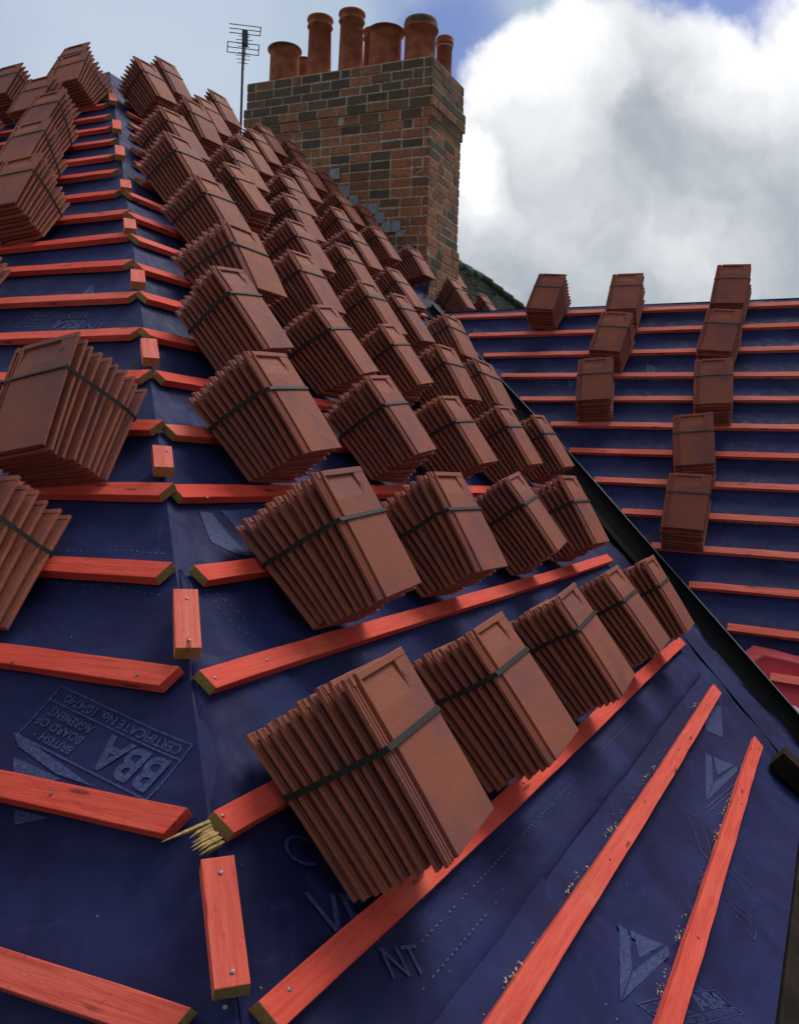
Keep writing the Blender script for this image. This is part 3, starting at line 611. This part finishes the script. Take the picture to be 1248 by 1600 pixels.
# short blocks nailed on the hip line
Hh = D['HIP']; q0, hd, hx, hn = V(Hh['q']), V(Hh['d']), V(Hh['x']), V(Hh['n'])
for j, ((a, xa), (b, xb)) in enumerate(D['BLOCKS']):
    pa, pb = q0+hd*a+hx*xa+V((0, 0, ZC)), q0+hd*b+hx*xb+V((0, 0, ZC))
    y = (pa-pb).normalized(); z = (hn-y*(hn@y)).normalized(); x = y.cross(z)
    Mw = Matrix((y, -x, z)).transposed().to_4x4(); Mw.translation = pb+z*-.012
    L = (pa-pb).length+.01; mb = MB(); rng = random.Random(j); w2 = .0255
    c = [V((sx*w2, yy, zz)) for sx in (-1, 1) for yy in (0, L) for zz in (-.004, .027)]
    c = [p+V((rng.uniform(-.001, .001), rng.uniform(-.004, .004) if p.y > .01 else 0, 0)) for p in c]
    c = [V((p.y, -p.x, p.z)) for p in c]; b0 = len(mb.v); mb.v += [tuple(p) for p in c]
    for q, m_ in (((0, 1, 3, 2), 0), ((4, 6, 7, 5), 0), ((0, 4, 5, 1), 1), ((2, 3, 7, 6), 1), ((0, 2, 6, 4), 0), ((1, 5, 7, 3), 0)): mb.face([b0+i for i in q], m_)
    o = mb.build('hip_block', [M['rose'], M['raw']], None, mw=Mw); bevel(o, .0015, 2)
    tag(o, ['long pinkish red block nailed on the hip, lowest and largest one', 'red block on the hip, second from the bottom, two nails', 'short split red block on the hip, third from the bottom'][j] if j < 3
        else 'small pinkish red block on the hip line, %s from the bottom' % ORD[j+1], 'timber block', 'timber blocks along the hip')
    if j < 2:
        for f in (.12, .82) if j else (.10, .86): nail(o, Mw @ V((L*f, -.002, .0275)), z)
    if j == 2: nail(o, Mw @ V((L*.72, -.012, .0275)), z, .003)
# splintered end of the second lowest mitred batten
sb = MB(); rng = random.Random(5); e = PB.pt(1.085, 4.86, -.012)
ex_ = -PB.u; ey = PB.s; (qa, qb) = D['SPL']; sd_ = (PB.u*(qb[0]-qa[0])+PB.s*(qb[1]-qa[1])).normalized()
def fibre(y0, y1, z0, z1, L, drift):
    a_ = [e-sd_*.012+ey*y+PB.n*z for y in (y0, y1) for z in (z0, z1)]
    m_ = [e+sd_*L*.5+ey*((y0+y1)/2+(y-(y0+y1)/2)*.75+drift*L*.4)+PB.n*((z0+z1)/2+(z-(z0+z1)/2)*.6) for y in (y0, y1) for z in (z0, z1)]
    t_ = [e+sd_*L+ey*((y0+y1)/2+(y-(y0+y1)/2)*.08+drift*L)+PB.n*((z0+z1)/2+(z-(z0+z1)/2)*.1-.003) for y in (y0, y1) for z in (z0, z1)]
    for q0_, q1_ in ((a_, m_), (m_, t_)): sb.hexa([q0_[0], q0_[1], q0_[2], q0_[3], q1_[0], q1_[1], q1_[2], q1_[3]])
y_ = -.022; first_ = True
while y_ < .021:
    w_ = rng.uniform(.0035, .0065); L = .088 if first_ else rng.uniform(.018, .046)*(1 if y_ > -.005 else .8)
    fibre(y_, y_+w_, rng.uniform(-.009, -.004), rng.uniform(.002, .009), L, -.02 if first_ else rng.uniform(.0, .12)); first_ = False
    if rng.random() < .6: fibre(y_+w_*.2, y_+w_*.7, -.010, -.003, L*rng.uniform(.5, 1.15), rng.uniform(-.05, .2))
    y_ += w_*.96
o = sb.build('splintered_end', M['split']); o.parent = BT[('B', 18)]; o.matrix_parent_inverse = BT[('B', 18)].matrix_world.inverted()

# ------------------------------------------------------------------ strapped bundles of interlocking clay tiles
TW, TL, TH = .250, .370, .0135; TS = .9324
def tile_mesh(seed):
    rng = random.Random(seed); mb = MB()
    xs = [-.125, -.1235, -.118, -.1165, -.1115, -.110, -.1045, -.103, -.0985, -.097, -.088, -.0865, -.077, -.075, -.05, -.02, .03, .066, .068, .10, .1225, .125]
    ys = [0, .0015, .012, .06, .12, .18, .24, .285, .30, .33, .3525, .3545, .3685, .370]
    def top(x, y):
        if x < -.1168: z = .0104
        elif x < -.1108: z = .0122
        elif x < -.1038: z = .0072
        elif x < -.0978: z = .0108
        elif x < -.0872: z = .0064
        else:
            z = .0135+.0012*math.cos((x-.01)/.125*1.35)
            if -.076 < x < .067 and .29 < y < .3535: z -= .0066*(y-.29)/.0635+.0006
            elif y > .3535: z += .0012
        if x in (-.125, .125) or y in (0, .370): z -= .0014
        if x < -.095 and y < .0: z -= .002
        return z + .0005*noise.noise(V((x*18, y*18, seed*3.1)))
    camb = lambda y: .0022*math.sin(math.pi*y/TL)
    wav = {}
    def edge(x, y):
        return (x + (0 if abs(x) < .12 else math.copysign(.0009*noise.noise(V((y*30, seed, x*50))), x)), y + (.0012*noise.noise(V((x*25, seed*1.7, 5))) if y in (0, .37) else 0))
    g = []
    for y in ys:
        r = []
        for x in xs:
            ex, ey = edge(x, y); r.append(mb.vert((ex, ey, top(x, y)+camb(y))))
        g.append(r)
    gb_ = []
    xb = [-.125, -.09, .0, .098, .0985, .125]; yb = [0, .02, .12, .25, .37]
    def bot(x, y): return (.0060 if x > .0984 else .0022)+camb(y)
    for y in yb: gb_.append([mb.vert((edge(x, y)[0], edge(x, y)[1], bot(x, y))) for x in xb])
    for j in range(len(ys)-1):
        for k in range(len(xs)-1): mb.face((g[j][k], g[j][k+1], g[j+1][k+1], g[j+1][k]))
    for j in range(len(yb)-1):
        for k in range(len(xb)-1): mb.face((gb_[j][k], gb_[j+1][k], gb_[j+1][k+1], gb_[j][k+1]))
    # sides
    mb.face([g[0][k] for k in range(len(xs))][::-1]+[gb_[0][k] for k in range(len(xb))])
    mb.face([g[-1][k] for k in range(len(xs))]+[gb_[-1][k] for k in range(len(xb))][::-1])
    mb.face([g[j][0] for j in range(len(ys))]+[gb_[j][0] for j in range(len(yb))][::-1])
    mb.face([g[j][-1] for j in range(len(ys))][::-1]+[gb_[j][-1] for j in range(len(yb))])
    # nibs, nail-hole boss and moulded mark
    for nx in (-.075, .055): mb.box((nx, .352, -.0125), (nx+.03, .3685, .0006))
    mb.box((-.112, .350, .005), (-.100, .3685, .0145))
    for cx, cy in ((.078, .322), (.0, .318)):
        if cx > .05:
            mb.tube((cx, cy, .0125), (cx, cy, .0166), .0075, 10, .006); mb.box((cx-.008, cy-.018, .0125), (cx-.0045, cy+.004, .0158)); mb.box((cx+.0045, cy-.018, .0125), (cx+.008, cy+.004, .0158))
    mb.v = [(x*TS, y*TS, z) for x, y, z in mb.v]
    me = mb.mesh('tile', [M['tile']]); return me
TILES = [tile_mesh(s) for s in range(5)]
random.seed(11)
def strap_mesh(stack, ys=.235, w=.0058):
    """closed band round the bundle at y~ys following the tiles; stack: list of tile matrices"""
    pts = []
    def P_(i, x, z): return stack[i] @ V((x*TS, ys*TS, z))
    n = len(stack)
    left = [P_(i, -.1275, .006) for i in range(n)]; right = [P_(i, .1275, .008) for i in range(n)]
    T = [P_(n-1, x, .0192) for x in (-.1215, -.06, 0, .06, .1235)]
    Bm = [P_(0, x, -.0028) for x in (.12, 0, -.12)]
    # the band spans straight between the outermost points
    def hull(side, sg):
        out = [side[0]]; i = 0
        while i < n-1:
            best = i+1; bs = 1e9
            for j in range(i+1, n):
                d = side[j]-side[i]; sl = (-sg*d.x)/(d.z+1e-9)
                if sl < bs-1e-9: bs, best = sl, j
            out.append(side[best]); i = best
        return out
    L_ = hull(left, -1); R_ = hull(right, 1)
    # slightly different height along y to skew
    ring = T[:] + [p for p in R_[::-1]] + Bm + L_
    mb = MB(); m = len(ring); wy = w
    nr = []
    c = V((0, 0, 0))
    for p in ring: c += p
    c /= m
    idx = []
    for p in ring:
        o = (p-c); o.y = 0; o = o.normalized()*.0012
        idx.append([mb.vert(p+V((0, -wy, 0))), mb.vert(p+V((0, wy, 0))), mb.vert(p+o+V((0, wy, 0))), mb.vert(p+o+V((0, -wy, 0)))])
    for i in range(m):
        a, b = idx[i], idx[(i+1) % m]
        for k in range(4): mb.face((a[k], a[(k+1) % 4], b[(k+1) % 4], b[k]))
    return mb.mesh('strap', [M['strap']])
def stack_mats(P, tb, sb, tt, st, rot, Ht, dh, roll, seed):
    """world matrices of ten tiles from the lowest (on the battens) to the strapped-down top one"""
    rng = random.Random(seed); n = 10; out = []
    a = P.pt(tb, sb, .0012); b = P.pt(tt, st, Ht-.0148); d0 = .052 if (P.k == 'A' and 3.9 < sb < 4.2) else rng.uniform(.010, .030); rb = rng.uniform(-7, -1) if P.k == 'B' else (rng.uniform(8, 15) if P.k == 'A' else rot+rng.uniform(-2, 2))
    for i in range(n):
        f = i/(n-1); j = 0 if i in (0, n-1) else 1
        o = a.lerp(b, f)
        o += (P.x*rng.uniform(-.0055, .0055)+P.y*rng.uniform(-.006, .006)+P.z*rng.uniform(-.0008, .0008))*j
        F = Matrix((P.x, P.y, P.z)).transposed().to_4x4(); F.translation = o
        tilt = math.asin(.025+(dh-.025)*f if dh > 0 else 0)/1 if False else math.asin((d0+(dh-d0)*f)/TL/TS)
        Mx = F @ Matrix.Rotation(rad((rb+(rot-rb)*f)+j*rng.uniform(-1.0, 1.0)), 4, 'Z') @ Matrix.Rotation(tilt, 4, 'X') @ Matrix.Rotation(-rad(roll*f), 4, 'Y') @ Matrix.Translation((-.125*TS, 0, 0))
        out.append((rng.randrange(5), Mx))
    return out
rows = {}
for b in D['BUNDLES']:
    k = b[0]; r = int(round((b[2]/G-1)/2))
    rows.setdefault((k, r), []).append(b)
for key in rows: rows[key].sort(key=lambda b: b[1])
protos = {}
def bundle(k, tb, sb, tt, st, rot, Ht, dh, roll, label, group, cnt):
    P = PL[k]; mats_ = stack_mats(P, tb, sb, tt, st, rot, Ht, dh, roll, 500+cnt)
    Mw = P.mat(tb-(.125 if k == 'B' else -.125), sb, .0012, 0); inv = Mw.inverted()
    r = empty('tile_bundle', Mw); loc = [(ti, inv @ m) for ti, m in mats_]
    for ti, m in loc:
        if ti not in protos: o = bpy.data.objects.new('tile', TILES[ti]); protos[ti] = o
        else: o = protos[ti].copy()
        link(o, r); o.parent = r; o.matrix_parent_inverse.identity(); o.matrix_basis = m
    link(bpy.data.objects.new('strap', strap_mesh([m for _, m in loc], ys=random.uniform(.225, .25))), r)
    tag(r, label, 'tile bundle', group)
cnt = 0
sname = {'A': 'left slope', 'B': 'middle slope'}
lowest = {'A': 9, 'B': 9}
done_c = {'r': 0, 'm': 0}
for key in sorted(rows, key=lambda q: (q[0], -q[1])):
    k, r = key
    for j, b in enumerate(rows[key]):
        cnt += 1
        if k in 'AB':
            up_ = lowest[k]-r
            rowtxt = 'lowest row' if up_ == 0 else '%s row up' % ORD[up_+1]
            if b[1] > 7.9: lab = 'terracotta tile bundle beyond the brick chimney, %s of two there' % ('upper' if b[2] < 1.4 else 'lower')
            else: lab = 'terracotta tile bundle, %s from the hip, %s, %s' % (ORD[j+1], rowtxt, sname[k])
            grp = 'tile bundles stacked on the %s' % sname[k]
        else:
            if b[1] > 1.2: lab = 'lone tile bundle at far left of the right-hand wing, on its ridge batten'
            elif b[1] > .5: lab = ['tile bundle at the top of the middle column on the right-hand wing', 'tile bundle in the middle of the three-high column on the right-hand wing', 'lowest tile bundle of the three-high column on the right-hand wing'][min(2, r)]
            else: lab = 'tile bundle %s from the top in the right-hand column of the wing' % ORD[r+1]
            grp = 'tile bundles stacked on the right-hand wing'
        bundle(*b, lab, grp, cnt)

# ------------------------------------------------------------------ valley trough
tr = MB(); rows_ = []
for j in range(91):
    s = 1.72+(6.25-1.72)*j/90; tb_ = valB(s); sc = .15+(s-1.69)*.91
    base = PB.pt(tb_, s, -.012)
    ub = -PB.u; ucr = -V(PC.u)
    # cross-section: up the B side, centre, up the C side, rim
    hb_ = PB.s.cross(PB.n)
    vd = (PB.n.cross(PC.n)).normalized(); vd = vd if vd.z < 0 else -vd
    eb = PB.n.cross(vd).normalized(); eb = eb if eb.dot(PB.u) < 0 else -eb
    ec = PC.n.cross(vd).normalized(); ec = ec if ec.z > 0 else -ec
    eb = eb if eb.z > 0 else -eb
    wv = .012*math.sin(s*6)+.010*noise.noise(V((s*3, 0, 0))); f_ = min(1, max(0, (s-4.75)/.35)); f_ = f_*f_*(3-2*f_); wB = .085*(1-f_)+wv*(1-f_); wC = .062+.042*min(1, max(0, (s-2.2)/1.5)); lapC = f_*(.004+.012*math.sin(s*9))
    prof = [base+eb*wB+ec*lapC+PB.n*.004+PC.n*.006*f_, base+eb*.05*(1-f_)+ec*(lapC+.002)+PB.n*.006+PC.n*.008*f_, base+ec*(lapC+.006)*f_+V((0, 0, .012)), base+ec*(.05+lapC)+PC.n*.008, base+ec*wC+PC.n*.010, base+ec*(wC+.005)+PC.n*.034, base+ec*(wC+.012)+PC.n*.034, base+ec*(wC+.015)+PC.n*.004]
    rows_.append([tr.vert(p) for p in prof])
for a, b in zip(rows_, rows_[1:]):
    for k in range(7): tr.face((a[k], a[k+1], b[k+1], b[k]), 1 if k == 5 else 0)
o = tr.build('valley_trough', [M['black'], M['edge']]); tag(o, 'black fibreglass valley trough between the middle slope and the right-hand wing', 'valley gutter')
bevel(o, .002, 2, 50)
fm = MB(); fr = []
for j in range(61):
    s = 4.80+(6.0-4.80)*j/60; f_ = min(1, max(0, (s-4.75)/.35)); f_ = f_*f_*(3-2*f_); lapC = f_*(.004+.012*math.sin(s*9)+.003*math.sin(s*31))
    b0_ = PB.pt(valB(s), s, -.012)
    fr.append([fm.vert(q) for q in (b0_+eb*.20+PB.n*-.019, b0_+eb*.06+PB.n*.002+V((0, 0, .003*math.sin(s*14))), b0_+PB.n*.010+PC.n*.006, b0_+ec*(lapC+.004)+PC.n*.016)])
for a, b in zip(fr, fr[1:]):
    for k in range(3): fm.face((a[k], b[k], b[k+1], a[k+1]))
fm.build('membrane_lap', M['mem'], house, smooth=True)
# red sheet and white print at the foot of the wing
rm = MB(); rr_ = []
for j in range(61):
    t = valC(3.3)-.085-(5.2*j/60); e_ = 3.36+.03*math.sin(t*9)+.02*math.sin(t*23+1)+.03*max(0, t*3)
    rr_.append([rm.vert(PC.pt(t-(.78*(s_-3.3) if j == 0 else (.78*(s_-3.3))*(1-j/60)), s_, h_)) for s_, h_ in ((e_, -.022), (e_+.05, -.018), (e_+.06, -.013), (e_+.07, -.019), (3.6, -.021), (3.9, -.021), (4.3, -.022), (4.8, -.022))])
for a, b in zip(rr_, rr_[1:]):
    for k in range(7): rm.face((a[k], b[k], b[k+1], a[k+1]))
o = rm.build('red_sheet', M['pink'], smooth=True); tag(o, 'glossy red plastic sheet at the foot of the right-hand wing beside the valley', 'plastic sheet')
cd = MB(); c_ = D['REDC'][0]; n_ = 24; ri = [cd.vert(PC.pt(c_[0]+.032*math.cos(2*math.pi*q/n_), c_[1]+.032*math.sin(2*math.pi*q/n_), -.0155)) for q in range(n_)]; cd.face(ri[::-1])
d_ = cd.build('printed_disc', M['white'], o)

# ------------------------------------------------------------------ chimney
def brick_block(mb, tones, o, ex, ey, W, Dp, z0, n, cp, bl, prot, rng, dark=0.0, flip=0):
    """courses of bricks round a rectangular core; o corner, ex/ey unit axes, W x Dp plan"""
    for c in range(n):
        z = z0+c*cp; p = prot(c)
        for side in range(4):
            L = (W if side % 2 == 0 else Dp)+2*p
            org, ax, nn = {0: (o-ex*p-ey*p, ex, -ey), 1: (o+ex*(W+p)-ey*p, ey, ex), 2: (o+ex*(W+p)+ey*(Dp+p), -ex, ey), 3: (o-ex*p+ey*(Dp+p), -ey, -ex)}[side]
            x = -bl*(.5 if (c+side+flip) % 2 else 0)
            while x < L-.02:
                h = bl*(.5 if rng.random() < .12 else 1)
                a, b = max(0, x), min(L, x+h)-.018
                if b-a > .03:
                    out = rng.uniform(-.003, .004); th = .06; gz = .019
                    pts = []
                    for (q, dd, zz) in ((a, out, z), (a, out, z+cp-gz), (a, -th, z), (a, -th, z+cp-gz), (b, out, z), (b, out, z+cp-gz), (b, -th, z), (b, -th, z+cp-gz)):
                        j = V([rng.uniform(-.002, .002) for _ in range(3)])
                        pts.append(org+ax*q+nn*dd+V((0, 0, zz))+j)
                    mb.hexa(pts); top_ = c/max(1, n)
                    tn = rng.random()
                    tn = rng.uniform(.10, .38) if rng.random() < .22+dark*top_ else rng.uniform(.42, .85)
                    if dark and c > n*.87: tn *= rng.uniform(.3, .75)
                    tones += [tn]*6
                x += h
ch = empty('chimney', Matrix.Translation(chp(-4.6, 7.8, 2.0)))
tag(ch, 'old mottled brick chimney stack with corbelled top and eight clay pots', 'chimney')
ch_in = ch.matrix_world.inverted()
def chpart(mb, name, mats, smooth=False, parent=ch):
    if not isinstance(mats, (list, tuple)): mats = [mats]
    o = mb.build(name, mats, None, smooth); o.parent = parent; o.matrix_parent_inverse = ch_in; return o
uu, hh_ = PB.u.normalized(), hB.normalized()
h0, h1, t0_, t1_ = CH['left_top'][0]+.01, CH['corner_base'][0]-.018, 7.45, CH['far_t']
zb, zt = .9, CH['corner_top'][1]+.01
cp = .0925; nco = int((zt-zb)/cp)
def prot(c):
    k = nco-1-c
    return .012 if k < 3 else (.034 if k < 5 else (.016 if k < 6 else (.018 if c*cp+zb < 2.22 else 0)))
mb = MB(); tones = []; rng = random.Random(21)
brick_block(mb, tones, PB.u*t0_+hB*h0+V((0, 0, ZC)), hh_, uu, h1-h0, t1_-t0_, zb, nco, cp, .232, prot, rng, dark=.12)
# corner orientation: ex x ey must run counter-clockwise seen from above
cx0 = CH['corner_base'][0]; mb.v = [(v[0], v[1], v[2]+CHK*(cx0-V((v[0], v[1], 0)).dot(hB))-0*CHK) for v in mb.v]
bo = chpart(mb, 'brickwork', M['brick'])
at = bo.data.attributes.new('tone', 'FLOAT', 'FACE'); at.data.foreach_set('value', tones)
mc = MB()
zz0 = ZC
def mbox(ha, hb2, ta, tb, za, zb2):
    c = [chp(h, t, z) for h in (ha, hb2) for t in (ta, tb) for z in (za, zb2)]; mc.hexa(c)
mbox(h0+.004, h1-.004, t0_+.004, t1_-.004, zb, zt-.01)
for c in range(nco):
    p = prot(c)
    if p: mbox(h0-p+.004, h1+p-.004, t0_-p+.004, t1_+p-.004, zb+c*cp-.004, zb+(c+1)*cp-.008)
# weathered mortar bed on top
b_ = [chp(h, t, zt-.012) for h, t in ((h0-.0, t0_-.0), (h1+.0, t0_-.0), (h1+.0, t1_+.0), (h0-.0, t1_+.0))]
t_ = [chp(h, t, zt+.075) for h, t in ((h0+.22, t0_+.2), (h1-.22, t0_+.2), (h1-.22, t1_-.2), (h0+.22, t1_-.2))]
bi = [mc.vert(p) for p in b_]; ti_ = [mc.vert(p) for p in t_]
for k in range(4): mc.face((bi[k], bi[(k+1) % 4], ti_[(k+1) % 4], ti_[k]))
mc.face(ti_)
chpart(mc, 'mortar', M['mortar'])
for (h, t, r, z0_, z1_, kind) in D['POTS']:
    tt = t
    o_ = chp(h, tt, zt-.01); H_ = z1_-(o_.z-ZC)-r*.42; pm = MB()
    if kind == 0: pr = [(r*.98, 0), (r*1.0, .05), (r*.97, H_-.05), (r*1.0, H_-.035), (r*1.14, H_-.03), (r*1.17, H_-.012), (r*1.12, H_), (r*.9, H_), (r*.88, H_-.08)]
    elif kind == 1: pr = [(r*1.08, 0), (r*1.02, .1), (r*.93, H_-.10), (r*1.05, H_-.095), (r*1.08, H_-.085), (r*.99, H_-.075), (r*1.0, H_-.03), (r*1.1, H_-.022), (r*1.08, H_), (r*.85, H_), (r*.84, H_-.1)]
    elif kind == 2: pr = [(r*1.02, 0), (r*.98, .1), (r*.96, H_-.115), (r*1.10, H_-.105), (r*1.14, H_-.09), (r*1.08, H_-.075), (r*1.05, H_-.03), (r*1.0, H_), (r*.83, H_), (r*.82, H_-.1)]
    else: pr = [(r*1.0, 0), (r*.98, .1), (r*.97, H_-.09), (r*1.08, H_-.08), (r*1.12, H_-.06), (r*1.12, H_-.045), (r*1.0, H_-.04), (r*1.1, H_-.02), (r*1.0, H_), (r*.8, H_), (r*.8, H_-.1)]
    pm.lathe(pr, 32, (0, 0, 0), wob=.02)
    nf_ = 32
    for fi in range(len(pm.f)):
        if fi//nf_ >= len(pr)-5 and fi//nf_ < len(pr)-1 and kind in (0, 2): pm.m[fi] = 1
        if fi == len(pm.f)-1: pm.m[fi] = 1
    o = pm.build('chimney_pot', [M['pot'], M['potrim']], None, True); o.matrix_world = Matrix.Translation(o_); o.parent = ch; o.matrix_parent_inverse = ch_in
    if kind == 3:
        wm = MB(); wm.lathe([(r*1.0, H_-.098), (r*1.04, H_-.098), (r*1.04, H_-.088), (r*1.0, H_-.088)], 28); q = wm.build('pale_band', M['white'], None, True); q.matrix_world = Matrix.Translation(o_); q.parent = o; q.matrix_parent_inverse = o.matrix_world.inverted()
# stepped lead flashing on the side of the stack, membrane upstand below it
fl = D['CH']['flash']
for j, (h, z) in enumerate(fl):
    z = z-CHK*(CH['corner_base'][0]-h); z = zb+cp*round((z-zb)/cp)+.02; lm = MB()
    c = [chp(a, t, zz)+V((0, 0, 0)) for a in (h-.055, h+.055) for t in (t0_-.016, t0_-.009) for zz in (z-.085, z+.02)]
    lm.hexa(c); chpart(lm, 'lead_flashing', M['lead'])
um = MB(); pr_ = []
for j in range(31):
    h = -4.4+(h1+4.45)*j/30
    # roof height at the chimney face
    den = PB.n; base_ = chp(h, t0_-.02, 0); zz = ((-PB.d-.02)-((base_-V((0, 0, ZC))).dot(den)))/den.z
    pr_.append([um.vert(chp(h, t0_-.012, zz+.14+.01*math.sin(j*1.3)) ), um.vert(chp(h, t0_-.03, zz+.03)), um.vert(chp(h, t0_-.16, zz-.02+.0))])
for a, b in zip(pr_, pr_[1:]):
    for k in range(2): um.face((a[k], b[k], b[k+1], a[k+1]))
um.build('membrane_upstand', M['mem'], house, smooth=True)

# ------------------------------------------------------------------ television aerial behind the ridge
a0, a1 = V(D['AER'][0])+V((0, 0, ZC)), V(D['AER'][1])+V((0, 0, ZC))
ar = empty('television_aerial', Matrix.Translation(a0-V((0, 0, 1.3))))
tag(ar, 'grey television aerial on a thin mast left of the chimney', 'aerial'); ai = ar.matrix_world.inverted()
def apart(mb, name, m=M['alu']):
    o = mb.build(name, m); o.parent = ar; o.matrix_parent_inverse = ai; return o
dep = 9.6; px = dep/cm['f']; ux, uz = V(cm['rt']), V((0, 0, 1)); ax0 = V((a0.x, a0.y, 0))
def ap(x, y, back=0):      # metres right of the mast and height above a0
    return V((a0.x, a0.y, a0.z)) + ux*((x-375)*px) + uz*((188-y)*px) + V((-.1, 1, 0))*back
mm = MB(); mm.tube(a0-V((0, 0, 1.3)), ap(377.5, 53), .014, 8); apart(mm, 'mast')
mm = MB(); mm.tube(ap(379, 112, -.05), ap(379, 44, .25), .010, 6); mm.box((-.03, -.03, -.08), (.03, .03, .08), M=Matrix.Translation(ap(380, 63))); apart(mm, 'boom')
for (x0, x1, ys_, rs) in ((355, 404, (41, 47.5, 54), 1), (353, 402, (68, 76, 84), 2)):
    mm = MB(); k = .10
    for y in ys_: mm.tube(ap(x0, y-1.2), ap(x1, y+4.5), .0048, 6)
    mm.tube(ap(x1, ys_[0]+4), ap(x1-1, ys_[-1]+5), .006, 6)
    if rs == 2: mm.tube(ap(x0, ys_[0]-1), ap(x0-.5, ys_[-1]-1), .006, 6)
    apart(mm, 'reflector')
for j, (y, w_) in enumerate(((59, 9), (66, 13), (73, 11), (79, 9), (90, 8), (95, 11), (102, 10), (109, 8))):
    mm = MB(); mm.tube(ap(379-w_, y-1, -.02*j), ap(379+w_, y+1.2, -.02*j), .0036, 6); apart(mm, 'director')

# ------------------------------------------------------------------ neighbour's old roof beyond the chimney
nr = empty('neighbour_roof', Matrix.Translation(PB.pt(9.5, 0)))
tag(nr, 'mossy dark old tiled roof running down behind the brick chimney', 'roof'); ni = nr.matrix_world.inverted()
mb = MB(); rng = random.Random(9); s_ = S_RIDGE+.02; row = 0
while s_ < 2.6:
    t = 8.76+(.085 if row % 2 else 0); te = 12.55+.77*(s_-S_RIDGE)
    while t < te:
        w_ = .165; l = .16; j = rng.uniform(-.006, .006); lift = rng.uniform(0, .006)
        c = [PB.pt(tt, ss, h_) for tt, ss, h_ in ((t, s_, -.012), (t, s_, .0), (t, s_+l+j, .006+lift), (t, s_+l+j, .020+lift), (t+w_-.005, s_, -.012), (t+w_-.005, s_, .0), (t+w_-.005, s_+l+j, .006+lift), (t+w_-.005, s_+l+j, .020+lift))]
        mb.hexa(c); t += w_
    s_ += .105; row += 1
o = mb.build('tiling', M['moss']); o.parent = nr; o.matrix_parent_inverse = ni
mb = MB(); 
for k in range(18):
    f = k/18; sA = S_RIDGE+f*3.0; p = PB.pt(12.6+.77*f*3.0, sA, .02); q = PB.pt(12.6+.77*(f+1/18)*3.0, sA+3.0/18+.02, .03); mb.tube(p, q, .085, 10, .10)
for k in range(9):
    p = PB.pt(8.76+k*.43, S_RIDGE, .0); q = PB.pt(8.76+(k+1)*.43+.02, S_RIDGE, .01); mb.tube(p, q, .09, 10, .10)
o = mb.build('ridge_tile', M['moss'], smooth=True); o.parent = nr; o.matrix_parent_inverse = ni
mb = MB(); quad(mb, PB.pt(8.74, S_RIDGE, -.03), PB.pt(12.6, S_RIDGE, -.03), PB.pt(12.6+.77*6.7, S_EAVE, -.03), PB.pt(8.74, S_EAVE, -.03))
e2 = PB.pt(12.6, S_RIDGE, -.03); quad(mb, e2, e2+back+PB.u*5, PB.pt(12.6+.77*6.7, S_EAVE, -.03))
o = mb.build('underlay', M['moss']); o.parent = nr; o.matrix_parent_inverse = ni

# ------------------------------------------------------------------ boards at the eave, shavings
mb = MB(); p0 = PB.pt(.55, 5.95, -.03); 
def along(P, t, s, H): return P.pt(t, s, H)
c = [PB.pt(t, s, h) for t in (.3, 3.62) for s in (5.945, 6.10) for h in (-.20, -.035)]
mb.hexa(c); o = mb.build('eave_board', M['dark']); bevel(o, .004); tag(o, 'dark brown weathered board along the eave at the lower right corner', 'board')
mb = MB(); c = [PB.pt(t, s, h) for t in (3.86, 3.97) for s in (5.74, 6.7) for h in (-.02, .065)]
mb.hexa(c); o = mb.build('timber_beam', M['dark']); bevel(o, .004); tag(o, 'dark timber beam end poking in at the right edge beside the valley', 'beam')
mb = MB(); c = [PB.pt(t, s, h) for t in (1.2, 4.35) for s in (6.12, 6.75) for h in (-.50, -.46)]
mb.hexa(c); o = mb.build('scaffold_board', M['dark']); bevel(o, .004); tag(o, 'dark scaffold board just below the eave at lower right', 'board')
rng = random.Random(4); mb = MB()
def flake(P, t, s, H, L, w):
    a = rng.uniform(0, math.pi); b = rng.uniform(-.5, .5); d = V((math.cos(a), math.sin(a)))
    p = [P.pt(t+d.x*x-d.y*y, s+d.y*x+d.x*y, H+z) for x, y, z in ((0, -w, 0), (L*.5, -w, L*.3*b+.001), (L, -w, b*L*.1), (L, w, b*L*.1), (L*.5, w, L*.3*b+.002), (0, w, 0))]
    i = [mb.vert(q) for q in p]; mb.face((i[0], i[1], i[4], i[5])); mb.face((i[1], i[2], i[3], i[4]))
for (t, s) in D['SHAV']:
    kb = min((abs(s-G*i+.0), i) for i in (20, 21))[1]
    for q in range(11):
        sb_ = (5.40 if kb == 20 else 5.667)-.032-abs(rng.gauss(0, .007)); flake(PB, t+rng.gauss(0, .035), sb_, -.026+rng.uniform(0, .016), rng.uniform(.004, .012), rng.uniform(.0008, .0024))
for q in range(130):
    kb = rng.choice((5.40, 5.667)); flake(PB, rng.uniform(1.0, 3.9), kb-.03-abs(rng.gauss(0, .006)), -.026, rng.uniform(.002, .006), rng.uniform(.0005, .0012))
for q in range(150): flake(PB, rng.uniform(1.0, 4.2), rng.uniform(4.9, 5.85), -.026, rng.uniform(.0015, .005), rng.uniform(.0004, .001))
for q in range(70): flake(PA, rng.uniform(.6, 2.6), rng.uniform(3.4, 5.6), -.026, rng.uniform(.0015, .004), rng.uniform(.0004, .001))
o = mb.build('wood_shavings', M['shav']); tag(o, 'pale wood shavings and sawdust lying along the lowest battens', 'shavings', kind='stuff')
bpy.context.view_layer.update()
scene.render.engine = 'CYCLES'
